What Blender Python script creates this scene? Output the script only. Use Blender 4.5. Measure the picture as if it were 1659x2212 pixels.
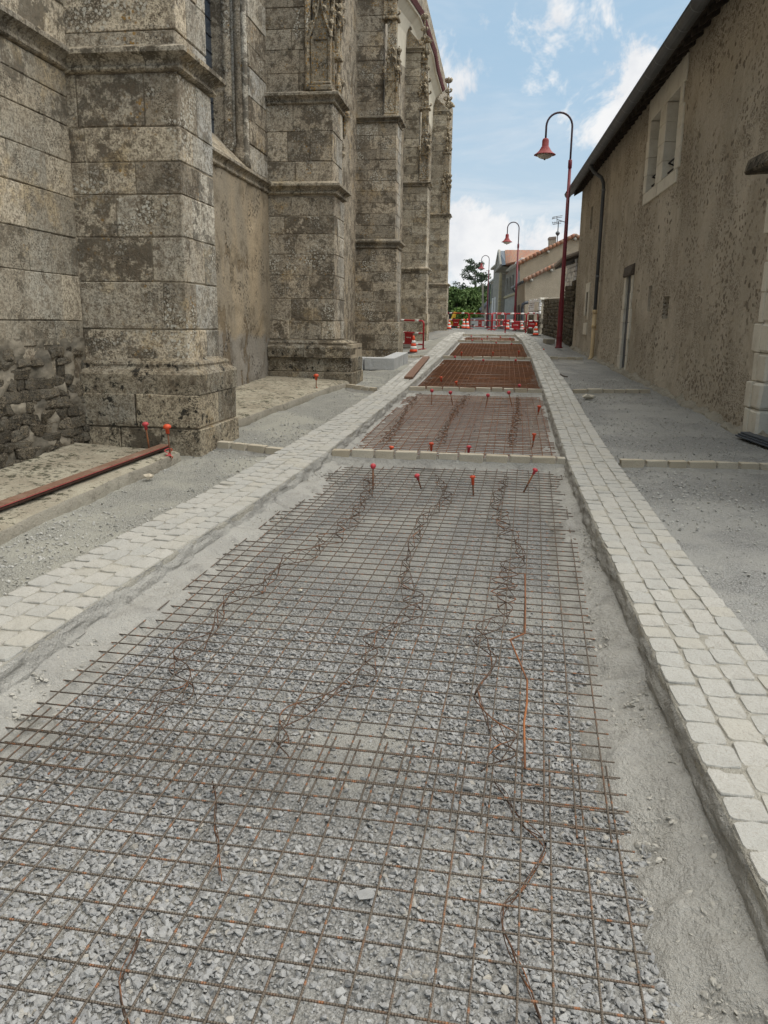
import bpy, math, random
import numpy as np
from mathutils import Vector, Matrix
for o_ in list(bpy.data.objects): bpy.data.objects.remove(o_)
random.seed(7); RNG = np.random.default_rng(7)
scene = bpy.context.scene
COL = scene.collection

# ------------------------------------------------------------------ camera
FPX = 1725.0; CX, CY = 829.5, 1106.0          # focal length and centre, in units of a 1659 x 2212 picture
TILT = math.radians(13.18); ROLL = math.radians(0.75)
EYE = 1.5; GRADE = 0.036                       # the street climbs 3.6 %
fw = np.array([0, math.cos(TILT), -math.sin(TILT)])
up0 = np.array([0, math.sin(TILT), math.cos(TILT)]); rt0 = np.array([1.0, 0, 0])
rt = rt0*math.cos(ROLL)+up0*math.sin(ROLL); upv = up0*math.cos(ROLL)-rt0*math.sin(ROLL)
CAMP = np.array([0, 0, EYE])
cd = bpy.data.cameras.new('camera'); cam = bpy.data.objects.new('camera', cd); COL.objects.link(cam)
cam.matrix_world = Matrix(((rt[0], upv[0], -fw[0], 0), (rt[1], upv[1], -fw[1], 0), (rt[2], upv[2], -fw[2], EYE), (0, 0, 0, 1)))
cd.sensor_fit = 'HORIZONTAL'; cd.sensor_width = 36; cd.lens = 36*FPX/1659; cd.clip_start = 0.05; cd.clip_end = 6000
scene.camera = cam

# ------------------------------------------------------------------ node helper
class NT:
    def __init__(s, tree): s.t = tree; s.n = tree.nodes; s.l = tree.links
    def node(s, typ, **kw):
        n = s.n.new(typ)
        for k, v in kw.items(): setattr(n, k, v)
        return n
    def put(s, sock, v):
        if hasattr(v, 'is_linked') or isinstance(v, bpy.types.NodeSocket): s.l.new(v, sock)
        elif v is not None:
            try: sock.default_value = v
            except Exception: sock.default_value = (*v, 1.0) if len(v) == 3 else v
    def coord(s, scale=None, rnd=False, which='Object', rot=None):
        v = s.node('ShaderNodeTexCoord').outputs[which]
        if rnd:
            oi = s.node('ShaderNodeObjectInfo'); m = s.node('ShaderNodeVectorMath', operation='ADD')
            q = s.node('ShaderNodeVectorMath', operation='SCALE'); cx = s.node('ShaderNodeCombineXYZ')
            s.put(cx.inputs[0], oi.outputs['Random']); s.put(cx.inputs[1], oi.outputs['Random']); s.put(cx.inputs[2], oi.outputs['Random'])
            s.put(q.inputs[0], cx.outputs[0]); q.inputs['Scale'].default_value = 57.0
            s.put(m.inputs[0], v); s.put(m.inputs[1], q.outputs[0]); v = m.outputs[0]
        if scale is not None or rot is not None:
            mp = s.node('ShaderNodeMapping'); s.put(mp.inputs['Vector'], v)
            if scale is not None: mp.inputs['Scale'].default_value = scale
            if rot is not None: mp.inputs['Rotation'].default_value = rot
            v = mp.outputs[0]
        return v
    def noise(s, scale, detail=4, rough=0.55, vec=None, dist=0.0, out='Fac'):
        n = s.node('ShaderNodeTexNoise'); n.inputs['Scale'].default_value = scale; n.inputs['Detail'].default_value = min(detail, 5)
        n.inputs['Roughness'].default_value = rough; n.inputs['Distortion'].default_value = dist
        if vec is not None: s.put(n.inputs['Vector'], vec)
        return n.outputs[out]
    def voro(s, scale, vec=None, feature='F1', out='Distance', rnd=1.0):
        n = s.node('ShaderNodeTexVoronoi', feature=feature); n.inputs['Scale'].default_value = scale; n.inputs['Randomness'].default_value = rnd
        if vec is not None: s.put(n.inputs['Vector'], vec)
        return n.outputs[out]
    def rng(s, v, a, b, c=0.0, d=1.0, smooth=True):
        n = s.node('ShaderNodeMapRange'); n.interpolation_type = 'SMOOTHSTEP' if smooth else 'LINEAR'
        s.put(n.inputs[0], v)
        for i, q in enumerate((a, b, c, d)): s.put(n.inputs[i+1], q)
        return n.outputs[0]
    def m(s, op, a, b=None, c=None):
        n = s.node('ShaderNodeMath', operation=op); s.put(n.inputs[0], a)
        if b is not None: s.put(n.inputs[1], b)
        if c is not None: s.put(n.inputs[2], c)
        return n.outputs[0]
    def mix(s, f, a, b, typ='MIX'):
        n = s.node('ShaderNodeMix', data_type='RGBA', blend_type=typ); s.put(n.inputs[0], f)
        s.put(n.inputs[6], a if not isinstance(a, tuple) else (*a, 1)); s.put(n.inputs[7], b if not isinstance(b, tuple) else (*b, 1))
        return n.outputs[2]
    def rand(s): return s.node('ShaderNodeObjectInfo').outputs['Random']
    def bump(s, h, strength=0.5, dist=0.01, nrm=None):
        n = s.node('ShaderNodeBump'); n.inputs['Strength'].default_value = strength; n.inputs['Distance'].default_value = dist
        s.put(n.inputs['Height'], h)
        if nrm is not None: s.put(n.inputs['Normal'], nrm)
        return n.outputs[0]

def mat(name, build, rough=0.85, metal=0.0, spec=0.3):
    m = bpy.data.materials.new(name); m.use_nodes = True
    nt = NT(m.node_tree); p = m.node_tree.nodes['Principled BSDF']
    p.inputs['Roughness'].default_value = rough; p.inputs['Metallic'].default_value = metal
    p.inputs['Specular IOR Level'].default_value = spec
    r = build(nt)
    if not isinstance(r, tuple) or len(r) == 3 and not hasattr(r[0], 'is_linked'): r = (r,)
    nt.put(p.inputs['Base Color'], r[0] if not isinstance(r[0], tuple) else (*r[0], 1))
    if len(r) > 1 and r[1] is not None: nt.put(p.inputs['Normal'], r[1])
    if len(r) > 2 and r[2] is not None: nt.put(p.inputs['Roughness'], r[2])
    return m

# ------------------------------------------------------------------ sky, sun, exposure
SUN_EL = math.radians(64); SUN_AZ = math.radians(95)     # azimuth clockwise from the view direction (+Y)
def build_world():
    w = bpy.data.worlds.new('World'); scene.world = w; w.use_nodes = True
    nt = NT(w.node_tree); bg = w.node_tree.nodes['Background']
    sky = nt.node('ShaderNodeTexSky', sky_type='NISHITA'); sky.sun_disc = False
    sky.sun_elevation = SUN_EL; sky.sun_rotation = SUN_AZ; sky.air_density = 1.0; sky.dust_density = 1.3; sky.ozone_density = 1.6
    v = nt.node('ShaderNodeTexCoord').outputs['Generated']
    sep = nt.node('ShaderNodeSeparateXYZ'); nt.put(sep.inputs[0], v)
    el = sep.outputs[2]; ela = nt.m('ADD', nt.m('ABSOLUTE', el), 0.09)
    # clouds live on a flat layer: stretch the direction by 1/height
    cx = nt.node('ShaderNodeCombineXYZ')
    nt.put(cx.inputs[0], nt.m('DIVIDE', sep.outputs[0], ela)); nt.put(cx.inputs[1], nt.m('DIVIDE', sep.outputs[1], ela)); nt.put(cx.inputs[2], nt.m('MULTIPLY', el, 2.0))
    layer = cx.outputs[0]
    big = nt.noise(0.55, 3, 0.5, vec=layer)
    puff = nt.noise(14, 5, 0.68, vec=v, dist=0.3)                 # cumulus edges, in direction space
    wisp = nt.noise(1.6, 8, 0.62, vec=layer, dist=0.4)
    low = nt.rng(el, 0.10, 0.185, 1.0, 0.0)                           # cloud bank towards the horizon
    cov = nt.m('ADD', nt.m('MULTIPLY', low, 0.24), nt.m('MULTIPLY', nt.m('SUBTRACT', big, 0.5), 0.30))
    def heap(px, py, r, gain):                                       # one cumulus heap in a given direction
        d = fw+rt*(px-CX)/FPX-upv*(py-CY)/FPX; d = d/np.linalg.norm(d)
        q = nt.node('ShaderNodeVectorMath', operation='DISTANCE'); nt.put(q.inputs[0], v); q.inputs[1].default_value = tuple(d)
        return nt.rng(q.outputs['Value'], 0.0, r, gain, 0.0)
    for h in ((1335, 260, 0.08, 0.27), (1385, 205, 0.06, 0.20), (1280, 305, 0.045, 0.17), (1420, 150, 0.07, 0.14), (1240, 30, 0.05, 0.06), (1310, 85, 0.06, 0.04), (978, 178, 0.04, 0.13), (995, 205, 0.035, 0.12), (1092, 364, 0.022, 0.13), (1215, 275, 0.03, 0.14),
              (1020, 470, 0.05, 0.16), (1130, 470, 0.06, 0.13), (1060, 560, .06, .12), (1700, 300, .12, .3), (500, 250, .12, .2), (-300, 500, .25, .2), (2400, 300, .3, .25), (100, -600, .3, .2), (1500, -900, .3, .2)):
        cov = nt.m('ADD', cov, heap(*h))
    dens = nt.rng(nt.m('ADD', puff, cov), 0.60, 0.80)
    thin = nt.m('MULTIPLY', nt.rng(nt.m('ADD', wisp, nt.m('MULTIPLY', low, 0.25)), 0.44, 0.82), 0.45)
    mask = nt.m('MAXIMUM', dens, thin)
    shade = nt.noise(11.0, 6, 0.6, vec=v)
    ccol = nt.mix(nt.rng(shade, 0.32, 0.62), (7.6, 7.9, 8.4), (9.8, 9.85, 9.9))
    base = nt.mix(0.65, sky.outputs[0], (5.5, 7.8, 9.7))
    hz = nt.mix(nt.rng(el, -0.02, 0.30, 0.62, 0.0), base, (7.6, 8.1, 8.5))
    full = nt.mix(mask, hz, ccol)
    nt.put(bg.inputs['Color'], full); bg.inputs['Strength'].default_value = 0.095
build_world()
sl = bpy.data.lights.new('sun', 'SUN'); sl.energy = 4.9; sl.angle = math.radians(88); sl.color = (1.0, 0.94, 0.85)
sun = bpy.data.objects.new('sun', sl); COL.objects.link(sun)
sdir = Vector((math.sin(SUN_AZ)*math.cos(SUN_EL), math.cos(SUN_AZ)*math.cos(SUN_EL), math.sin(SUN_EL)))
sun.rotation_euler = sdir.to_track_quat('Z', 'Y').to_euler(); sun.location = (8, 5, 20)
scene.view_settings.view_transform = 'Standard'; scene.view_settings.look = 'None'
scene.view_settings.gamma = 1.0; scene.view_settings.use_curve_mapping = False; scene.view_settings.exposure = 0.0
scene.render.engine = 'CYCLES'
scene.cycles.max_bounces = 4; scene.cycles.diffuse_bounces = 3; scene.cycles.glossy_bounces = 2; scene.cycles.use_adaptive_sampling = True; scene.cycles.adaptive_threshold = 0.02
scene.cycles.use_denoising = True; scene.cycles.denoising_prefilter = 'ACCURATE'

# ------------------------------------------------------------------ measuring helpers (photograph point -> place)
def ray(x, y): return fw+rt*(x-CX)/FPX-upv*(y-CY)/FPX
def gnd(x, y, dz=0.0):
    d = ray(x, y); t = (dz-EYE)/(d[2]-GRADE*d[1]); return CAMP+t*d
def onplane(x, y, p0, n):
    d = ray(x, y); return CAMP+d*((np.array(p0)-CAMP)@np.array(n))/(d@np.array(n))
def atY(x, y, Y): d = ray(x, y); return CAMP+d*Y/d[1]
def zc(Y):                                      # level of the paved surface along the street
    Y = np.asarray(Y, float)
    return np.where(Y < 34, GRADE*Y, GRADE*34+(1-np.exp(-(np.maximum(Y, 34)-34)/8))*0.15)
# church frame: a along the nave, b out towards the street
TH = math.radians(8.2); ea = np.array([math.sin(TH), math.cos(TH), 0]); eb = np.array([math.cos(TH), -math.sin(TH), 0])
def W(a, b, z): return ea*a+eb*b+np.array([0, 0, z])
def ch_front(a, x, y): p = onplane(x, y, ea*a, ea); return p@eb, p[2]
def ch_wall(b, x, y): p = onplane(x, y, eb*b, eb); return p@ea, p[2]
# house frame: w along the wall, d out towards the street
TH2 = math.radians(6.4); HP = np.array([4.45, 10.0, 0]); hd = np.array([math.sin(TH2), math.cos(TH2), 0]); hn = np.array([-math.cos(TH2), math.sin(TH2), 0])
def HW(w, d, z): return HP+hd*w+hn*d+np.array([0, 0, z])
def hs(x, y, d=0.0): p = onplane(x, y, HP+hn*d, hn); return (p-HP)@hd, p[2]

# ------------------------------------------------------------------ object helpers
def new_mesh(name, verts, faces, mt=None, smooth=False):
    me = bpy.data.meshes.new(name); me.from_pydata([tuple(map(float, v)) for v in verts], [], faces); me.update()
    if smooth: me.polygons.foreach_set('use_smooth', [True]*len(me.polygons))
    if mt is not None: me.materials.append(mt)
    return me
def big_mesh(name, V, T, mt=None, smooth=False):          # V (n,3), T (m,3|4) arrays
    me = bpy.data.meshes.new(name); V = np.ascontiguousarray(V, np.float32); T = np.ascontiguousarray(T, np.int32); k = T.shape[1]
    me.vertices.add(len(V)); me.vertices.foreach_set('co', V.ravel()); me.loops.add(T.size); me.loops.foreach_set('vertex_index', T.ravel())
    me.polygons.add(len(T)); me.polygons.foreach_set('loop_start', np.arange(0, T.size, k, dtype=np.int32))
    me.polygons.foreach_set('use_smooth', np.full(len(T), smooth)); me.update(calc_edges=True)
    if mt is not None: me.materials.append(mt)
    return me
def link(o, parent=None):
    COL.objects.link(o)
    if parent is not None:
        o.parent = parent
        if parent.type == 'EMPTY': o.matrix_parent_inverse = Matrix.Translation(-parent.location)
    return o
def put(name, me, parent=None, loc=None, rot=None, scale=None):
    o = bpy.data.objects.new(name, me); link(o, parent)
    if loc is not None: o.location = loc
    if rot is not None: o.rotation_euler = rot
    if scale is not None: o.scale = scale
    return o
def tag(o, label=None, cat=None, group=None, kind=None):
    if label: o['label'] = label
    if cat: o['category'] = cat
    if group: o['group'] = group
    if kind: o['kind'] = kind
    return o
def thing(name, loc, label, cat, group=None):
    o = bpy.data.objects.new(name, None); COL.objects.link(o); o.location = tuple(map(float, loc)); o.empty_display_size = 0.2
    return tag(o, label, cat, group)
class MB:                                                   # collects shapes into one mesh
    def __init__(s): s.v = []; s.f = []
    def add(s, verts, faces):
        k = len(s.v); s.v.extend([np.array(q, float) for q in verts]); s.f.extend([tuple(i+k for i in f) for f in faces]); return s
    def hexa(s, c8, ch=0.0): v, f = hexa(c8, ch); return s.add(v, f)
    def box(s, fn, r, ch=0.0): return s.hexa(box8(fn, r), ch)
    def tube(s, pts, r, n=8, caps=True, closed=False): v, f = tube(pts, r, n, caps); return s.add(v, f)
    def lathe(s, prof, c=(0, 0, 0), n=16, ax=None): v, f = lathe(prof, c, n, ax); return s.add(v, f)
    def quad(s, *p): return s.add(p, [tuple(range(len(p)))])
    def mesh(s, name, mt, smooth=False): return new_mesh(name, s.v, s.f, mt, smooth)
    def build(s, name, mt, parent=None, smooth=False): return put(name, s.mesh(name, mt, smooth), parent)
BIT = [(i, j, k) for k in (0, 1) for j in (0, 1) for i in (0, 1)]
def box8(fn, r):
    x0, x1, y0, y1, z0, z1 = r
    return [np.array(fn((x0, x1)[i], (y0, y1)[j], (z0, z1)[k]), float) for (i, j, k) in BIT]
def hexa(c, ch=0.0):
    c = [np.array(q, float) for q in c]
    idx = {b: n for n, b in enumerate(BIT)}
    quads = [((0, 0, 0), (0, 1, 0), (1, 1, 0), (1, 0, 0)), ((0, 0, 1), (1, 0, 1), (1, 1, 1), (0, 1, 1)), ((0, 0, 0), (1, 0, 0), (1, 0, 1), (0, 0, 1)),
             ((0, 1, 0), (0, 1, 1), (1, 1, 1), (1, 1, 0)), ((0, 0, 0), (0, 0, 1), (0, 1, 1), (0, 1, 0)), ((1, 0, 0), (1, 1, 0), (1, 1, 1), (1, 0, 1))]
    # orientation: make the faces point outwards whatever the handedness of the frame
    vol = np.dot(np.cross(c[1]-c[0], c[2]-c[0]), c[4]-c[0])
    if ch <= 0:
        F = [tuple(idx[b] for b in q) for q in quads]
        if vol < 0: F = [f[::-1] for f in F]
        return c, F
    V = []; key = {}
    for fi, q in enumerate(quads):
        for n in range(4):
            p = c[idx[q[n]]]; a = c[idx[q[(n+1) % 4]]]-p; b = c[idx[q[n-1]]]-p
            la, lb = np.linalg.norm(a), np.linalg.norm(b)
            key[(fi, q[n])] = len(V); V.append(p+a*min(ch/la, 0.4)+b*min(ch/lb, 0.4))
    F = [tuple(key[(fi, b)] for b in q) for fi, q in enumerate(quads)]
    for fi, q in enumerate(quads):
        for n in range(4):
            b0, b1 = q[n], q[(n+1) % 4]
            for fj in range(fi+1, 6):
                if b0 in quads[fj] and b1 in quads[fj]: F.append((key[(fi, b1)], key[(fi, b0)], key[(fj, b0)], key[(fj, b1)]))
    for b in BIT:
        fs = [fi for fi in range(6) if b in quads[fi]]; t = [key[(fi, b)] for fi in fs]
        cen = sum(c)/8; n = np.cross(V[t[1]]-V[t[0]], V[t[2]]-V[t[0]])
        if (np.dot(n, V[t[0]]-cen) < 0) != (vol < 0): t = t[::-1]
        F.append(tuple(t))
    if vol < 0: F = [f[::-1] for f in F]
    return V, F
def tube(pts, r, n=8, caps=True):
    pts = [np.array(p, float) for p in pts]; V = []; F = []; m = len(pts)
    rr = r if hasattr(r, '__len__') else [r]*m
    t0 = pts[1]-pts[0]; t0 /= np.linalg.norm(t0); ref = np.array([0, 0, 1.0]) if abs(t0[2]) < 0.9 else np.array([1.0, 0, 0])
    u = np.cross(t0, ref); u /= np.linalg.norm(u)
    for i in range(m):
        t = pts[min(i+1, m-1)]-pts[max(i-1, 0)]; t = t/np.linalg.norm(t); u = u-t*np.dot(u, t); u /= np.linalg.norm(u); w = np.cross(t, u)
        for k in range(n):
            an = 2*math.pi*k/n; V.append(pts[i]+(u*math.cos(an)+w*math.sin(an))*rr[i])
    for i in range(m-1):
        for k in range(n): a = i*n+k; b = i*n+(k+1) % n; F.append((a, b, b+n, a+n))
    if caps: F.append(tuple(range(n))[::-1]); F.append(tuple((m-1)*n+k for k in range(n)))
    return V, F
def lathe(prof, c=(0, 0, 0), n=16, ax=None):               # prof: (radius, height) pairs
    c = np.array(c, float); az = np.array([0, 0, 1.0]) if ax is None else np.array(ax, float)/np.linalg.norm(ax)
    ref = np.array([1.0, 0, 0]) if abs(az[0]) < 0.9 else np.array([0, 1.0, 0]); u = np.cross(az, ref); u /= np.linalg.norm(u); w = np.cross(az, u)
    V = []; F = []
    for r, h in prof:
        for k in range(n): an = 2*math.pi*k/n; V.append(c+az*h+(u*math.cos(an)+w*math.sin(an))*r)
    for i in range(len(prof)-1):
        for k in range(n): a = i*n+k; b = i*n+(k+1) % n; F.append((a, b, b+n, a+n))
    F.append(tuple(range(n))[::-1]); F.append(tuple((len(prof)-1)*n+k for k in range(n)))
    return V, F
# cheap value noise for displaced sheets
_P = np.random.default_rng(3).random((64, 64, 64))
def vnoise(x, y, z=0.0):
    x, y, z = np.broadcast_arrays(np.asarray(x, float), np.asarray(y, float), np.asarray(z, float))
    xi, yi, zi = np.floor(x).astype(int), np.floor(y).astype(int), np.floor(z).astype(int); fx, fy, fz = x-xi, y-yi, z-zi
    fx, fy, fz = [t*t*(3-2*t) for t in (fx, fy, fz)]; r = 0
    for i in (0, 1):
        for j in (0, 1):
            for k in (0, 1):
                r = r+_P[(xi+i) % 64, (yi+j) % 64, (zi+k) % 64]*(fx if i else 1-fx)*(fy if j else 1-fy)*(fz if k else 1-fz)
    return r-0.5
def fnoise(x, y, z=0.0, o=4):
    r = 0; a = 1.0
    for i in range(o): r = r+a*vnoise(np.asarray(x)*2**i+i*17.3, np.asarray(y)*2**i+i*5.1, np.asarray(z)*2**i+i*9.7); a *= 0.5
    return r
def sheet(P):                                               # P (m,n,3) grid -> verts, quads
    m, n = P.shape[:2]; i = np.arange(m-1)[:, None]*n+np.arange(n-1)[None, :]
    return P.reshape(-1, 3), np.stack([i, i+1, i+n+1, i+n], -1).reshape(-1, 4)
def curve_at(pts, Y):                                       # polyline (n,2) of X(Y)
    pts = np.array(pts); return np.interp(Y, pts[:, 1], pts[:, 0])

# ------------------------------------------------------------------ materials
def stone(name, tan, grey, dark, lich=0.5, orange=0.3, darkamt=0.5, pores=0.5, rv=0.35, bstr=0.85, moss=0.0, island=False):
    def b(nt):
        v = nt.coord(); r = nt.node('ShaderNodeNewGeometry').outputs['Random Per Island'] if island else nt.rand()
        c = nt.mix(nt.rng(nt.noise(1.1, 5, 0.6, v), 0.36, 0.64), tan, grey)
        c = nt.mix(nt.rng(r, 0.25, 1.0, 0.0, rv*1.5, False), c, (dark[0]*1.6, dark[1]*1.6, dark[2]*1.55))
        r2 = nt.m('FRACT', nt.m('MULTIPLY', r, 7.31)); c = nt.mix(nt.m('MULTIPLY', nt.rng(r2, 0.55, 0.95), 0.7), c, tuple(min(1, k*1.4) for k in tan)); c = nt.mix(nt.m('MULTIPLY', nt.rng(nt.noise(2.2, 5, 0.65, nt.coord((1.6, 1.6, 0.16))), 0.52, 0.68), 0.42), c, (dark[0]*1.2, dark[1]*1.15, dark[2]*1.1))
        dk = nt.rng(nt.m('ADD', nt.noise(3.4, 10, 0.76, v), nt.m('MULTIPLY', nt.m('SUBTRACT', nt.m('FRACT', nt.m('MULTIPLY', r, 3.7)), 0.5), 0.13)), 0.585-0.17*darkamt, 0.66-0.14*darkamt)
        c = nt.mix(nt.m('MULTIPLY', dk, 0.88), c, (dark[0]*0.8, dark[1]*0.78, dark[2]*0.75)); c = nt.mix(nt.m('MULTIPLY', nt.rng(nt.noise(1.6, 5, 0.7, nt.coord(rot=(0.7, 1.9, 0.4))), 0.56, 0.66), 0.45), c, (tan[0]*1.12, tan[1]*0.98, tan[2]*0.72))
        fine = nt.noise(48, 6, 0.75, v); c = nt.mix(nt.rng(fine, 0.46, 0.62, 0.0, 0.80), c, tuple(k*0.26 for k in tan)); c = nt.mix(nt.rng(nt.noise(15, 5, 0.75, v), 0.49, 0.60, 0, 0.7), c, (dark[0]*1.3, dark[1]*1.2, dark[2]*1.1))
        vo = nt.voro(26, v); vo2 = nt.voro(55, v); vo3 = nt.voro(13, v)
        reg = nt.m('MULTIPLY', nt.rng(nt.noise(1.7, 4, 0.6, v), 0.60-0.15*lich, 0.72-0.12*lich), nt.rng(nt.m('FRACT', nt.m('MULTIPLY', r, 5.17)), 0.1, 0.8, 0.25, 1.0)); cov = nt.m('MULTIPLY', reg, lich)
        fl = nt.noise(80, 2, 0.5, v)
        l1 = nt.m('MULTIPLY', nt.rng(nt.m('ADD', vo2, nt.m('MULTIPLY', fl, 0.22)), 0.58, 0.46), reg)
        l2 = nt.m('MULTIPLY', nt.rng(nt.m('ADD', vo, nt.m('MULTIPLY', fl, 0.2)), 0.53, 0.42), cov)
        l3 = nt.m('MULTIPLY', nt.rng(nt.m('ADD', vo3, nt.m('MULTIPLY', fine, 0.3)), 0.46, 0.36), nt.m('MULTIPLY', cov, 0.6))
        c = nt.mix(nt.m('MULTIPLY', l1, 0.6), c, (0.52, 0.46, 0.355)); c = nt.mix(nt.m('MULTIPLY', l2, 0.9), c, (0.66, 0.63, 0.54)); c = nt.mix(nt.m('MULTIPLY', l3, .7), c, (0.50, 0.45, 0.36))
        vx = nt.voro(20, nt.coord((1, 1, 1.0), rot=(0.4, 0.2, 0.9)))
        og = nt.m('MULTIPLY', nt.rng(nt.m('ADD', vx, nt.m('MULTIPLY', fl, 0.2)), 0.46, 0.36), nt.rng(nt.noise(2.6, 4, 0.6, nt.coord(rot=(1, 2, 0.3))), 0.66-0.16*orange, 0.74-0.1*orange))
        c = nt.mix(nt.m('MULTIPLY', og, 0.85), c, (0.30, 0.165, 0.035))
        if moss: c = nt.mix(nt.m('MULTIPLY', nt.rng(nt.noise(9, 6, 0.7, v), 0.62-moss*0.12, 0.68-moss*0.1), 0.92), c, (0.022, 0.021, 0.018))
        po = nt.m('MULTIPLY', nt.rng(nt.m('ADD', nt.voro(42, nt.coord((1, 1, 1.4), rot=(.2, .5, .1))), nt.m('MULTIPLY', fine, 0.25)), 0.50, 0.38), nt.rng(nt.noise(3.1, 3, 0.5, v), 0.52, 0.6))
        c = nt.mix(nt.m('MULTIPLY', po, pores), c, tuple(k*0.35 for k in dark))
        h = nt.m('ADD', nt.m('MULTIPLY', nt.noise(11, 8, 0.65, v), 1.0), nt.m('MULTIPLY', fine, 0.35)); h = nt.m('SUBTRACT', h, nt.m('MULTIPLY', po, 0.5*pores)); h = nt.m('ADD', h, nt.m('MULTIPLY', l2, 0.12))
        return c, nt.bump(h, bstr, 0.028)
    return mat(name, b, 0.93, 0, 0.15)
TAN = (0.30, 0.245, 0.165); GRY = (0.225, 0.21, 0.175); DRK = (0.075, 0.062, 0.045)
M_NEAR = stone('ashlar_near', (0.485, 0.41, 0.3), (0.455, 0.412, 0.335), (0.11, 0.091, 0.068), 0.75, 0.75, 0.62, 0.6)
M_WALL = stone('ashlar_wall', (0.46, 0.395, 0.295), (0.43, 0.4, 0.33), (0.15, 0.133, 0.105), 0.2, 0.05, 0.36, 0.5)
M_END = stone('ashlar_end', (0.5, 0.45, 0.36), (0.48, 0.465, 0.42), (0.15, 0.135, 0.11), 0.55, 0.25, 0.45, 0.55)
M_MID = stone('ashlar_middle', (0.485, 0.41, 0.305), (0.445, 0.395, 0.31), (0.1, 0.083, 0.062), 0.85, 0.6, 0.62, 0.5)
M_FAR = stone('ashlar_far', (0.525, 0.455, 0.34), (0.475, 0.425, 0.33), (0.135, 0.113, 0.083), 0.8, 0.3, 0.55, 0.6, island=True)
M_STRING = stone('moulding_stone', (0.44, 0.375, 0.275), (0.36, 0.33, 0.275), (0.09, 0.077, 0.058), 0.45, 0.3, 0.50, 0.4)
M_PLINTH = stone('plinth_stone', (0.4, 0.335, 0.235), (0.355, 0.33, 0.27), (0.11, 0.092, 0.068), 0.4, 0.2, 0.45, 0.8, moss=0.5)
M_RUBB = stone('rubble_stone', (.34,.285,.205), (.27,.245,.195), (.05,.043,.034), 0.5, 0.0, 0.6, 0.7, rv=0.5, moss=0.8)
M_CARVE = stone('carved_stone', (0.43, 0.36, 0.255), (0.36, 0.32, 0.25), (0.09, 0.075, 0.055), 0.8, 2.3, 0.6, 0.4)
M_CORE = mat('old_mortar', lambda nt: (nt.mix(nt.rng(nt.noise(5, 5), 0.35, 0.65), (0.42, 0.35, 0.25), (0.17, 0.14, 0.10)), nt.bump(nt.noise(40, 5), 0.6, 0.01)))
M_RMORT = mat('rubble_mortar', lambda nt: (nt.mix(nt.rng(nt.noise(6, 6), 0.35, 0.65), (0.30, 0.262, 0.20), (0.085, 0.075, 0.058)), nt.bump(nt.noise(30, 6), 0.8, 0.02)))
def plaster(nt):
    v = nt.coord(); vs = nt.coord((1, 1, 0.35))
    c = nt.mix(nt.rng(nt.noise(1.2, 6, 0.6, vs), 0.35, 0.65), (0.40, 0.32, 0.215), (0.28, 0.24, 0.18))
    sp = nt.node('ShaderNodeSeparateXYZ'); nt.put(sp.inputs[0], v); z = nt.m('ADD', sp.outputs[2], nt.m('MULTIPLY', nt.noise(1.6, 4, 0.6, v), 0.5))
    c = nt.mix(nt.m('MULTIPLY', nt.rng(z, 1.62, 1.50), 0.75), c, (0.28, 0.265, 0.24))       # newer grey cement band at the foot
    c = nt.mix(nt.m('MULTIPLY', nt.rng(nt.noise(2.4, 8, 0.7, v), 0.52, 0.66), 0.55), c, (0.11, 0.088, 0.06))
    fall = nt.rng(nt.m('ADD', nt.noise(1.5, 7, 0.72, nt.coord((1, 1, 0.6))), 0.0), 0.575, 0.60)   # fallen patches
    c = nt.mix(nt.m('MULTIPLY', fall, 0.7), c, (0.17, 0.125, 0.075))
    f = nt.noise(38, 6, 0.7, v); c = nt.mix(nt.rng(f, 0.35, 0.75, 0, 0.45), c, (0.10, 0.083, 0.06))
    pit = nt.m('MULTIPLY', nt.rng(nt.voro(24, nt.coord((1, 1, 0.7))), 0.40, 0.28), nt.rng(nt.noise(2.2, 3, 0.5, v), 0.5, 0.6)); c = nt.mix(nt.m('MULTIPLY', pit, 0.8), c, (0.04, 0.035, 0.03))
    h = nt.m('SUBTRACT', nt.m('ADD', nt.noise(9, 8, 0.65, v), nt.m('MULTIPLY', f, 0.3)), nt.m('ADD', nt.m('MULTIPLY', fall, 0.8), nt.m('MULTIPLY', pit, 0.6)))
    return c, nt.bump(h, 0.55, 0.03)
M_PLASTER = mat('church_plaster', plaster, 0.95, 0, 0.1)
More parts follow.
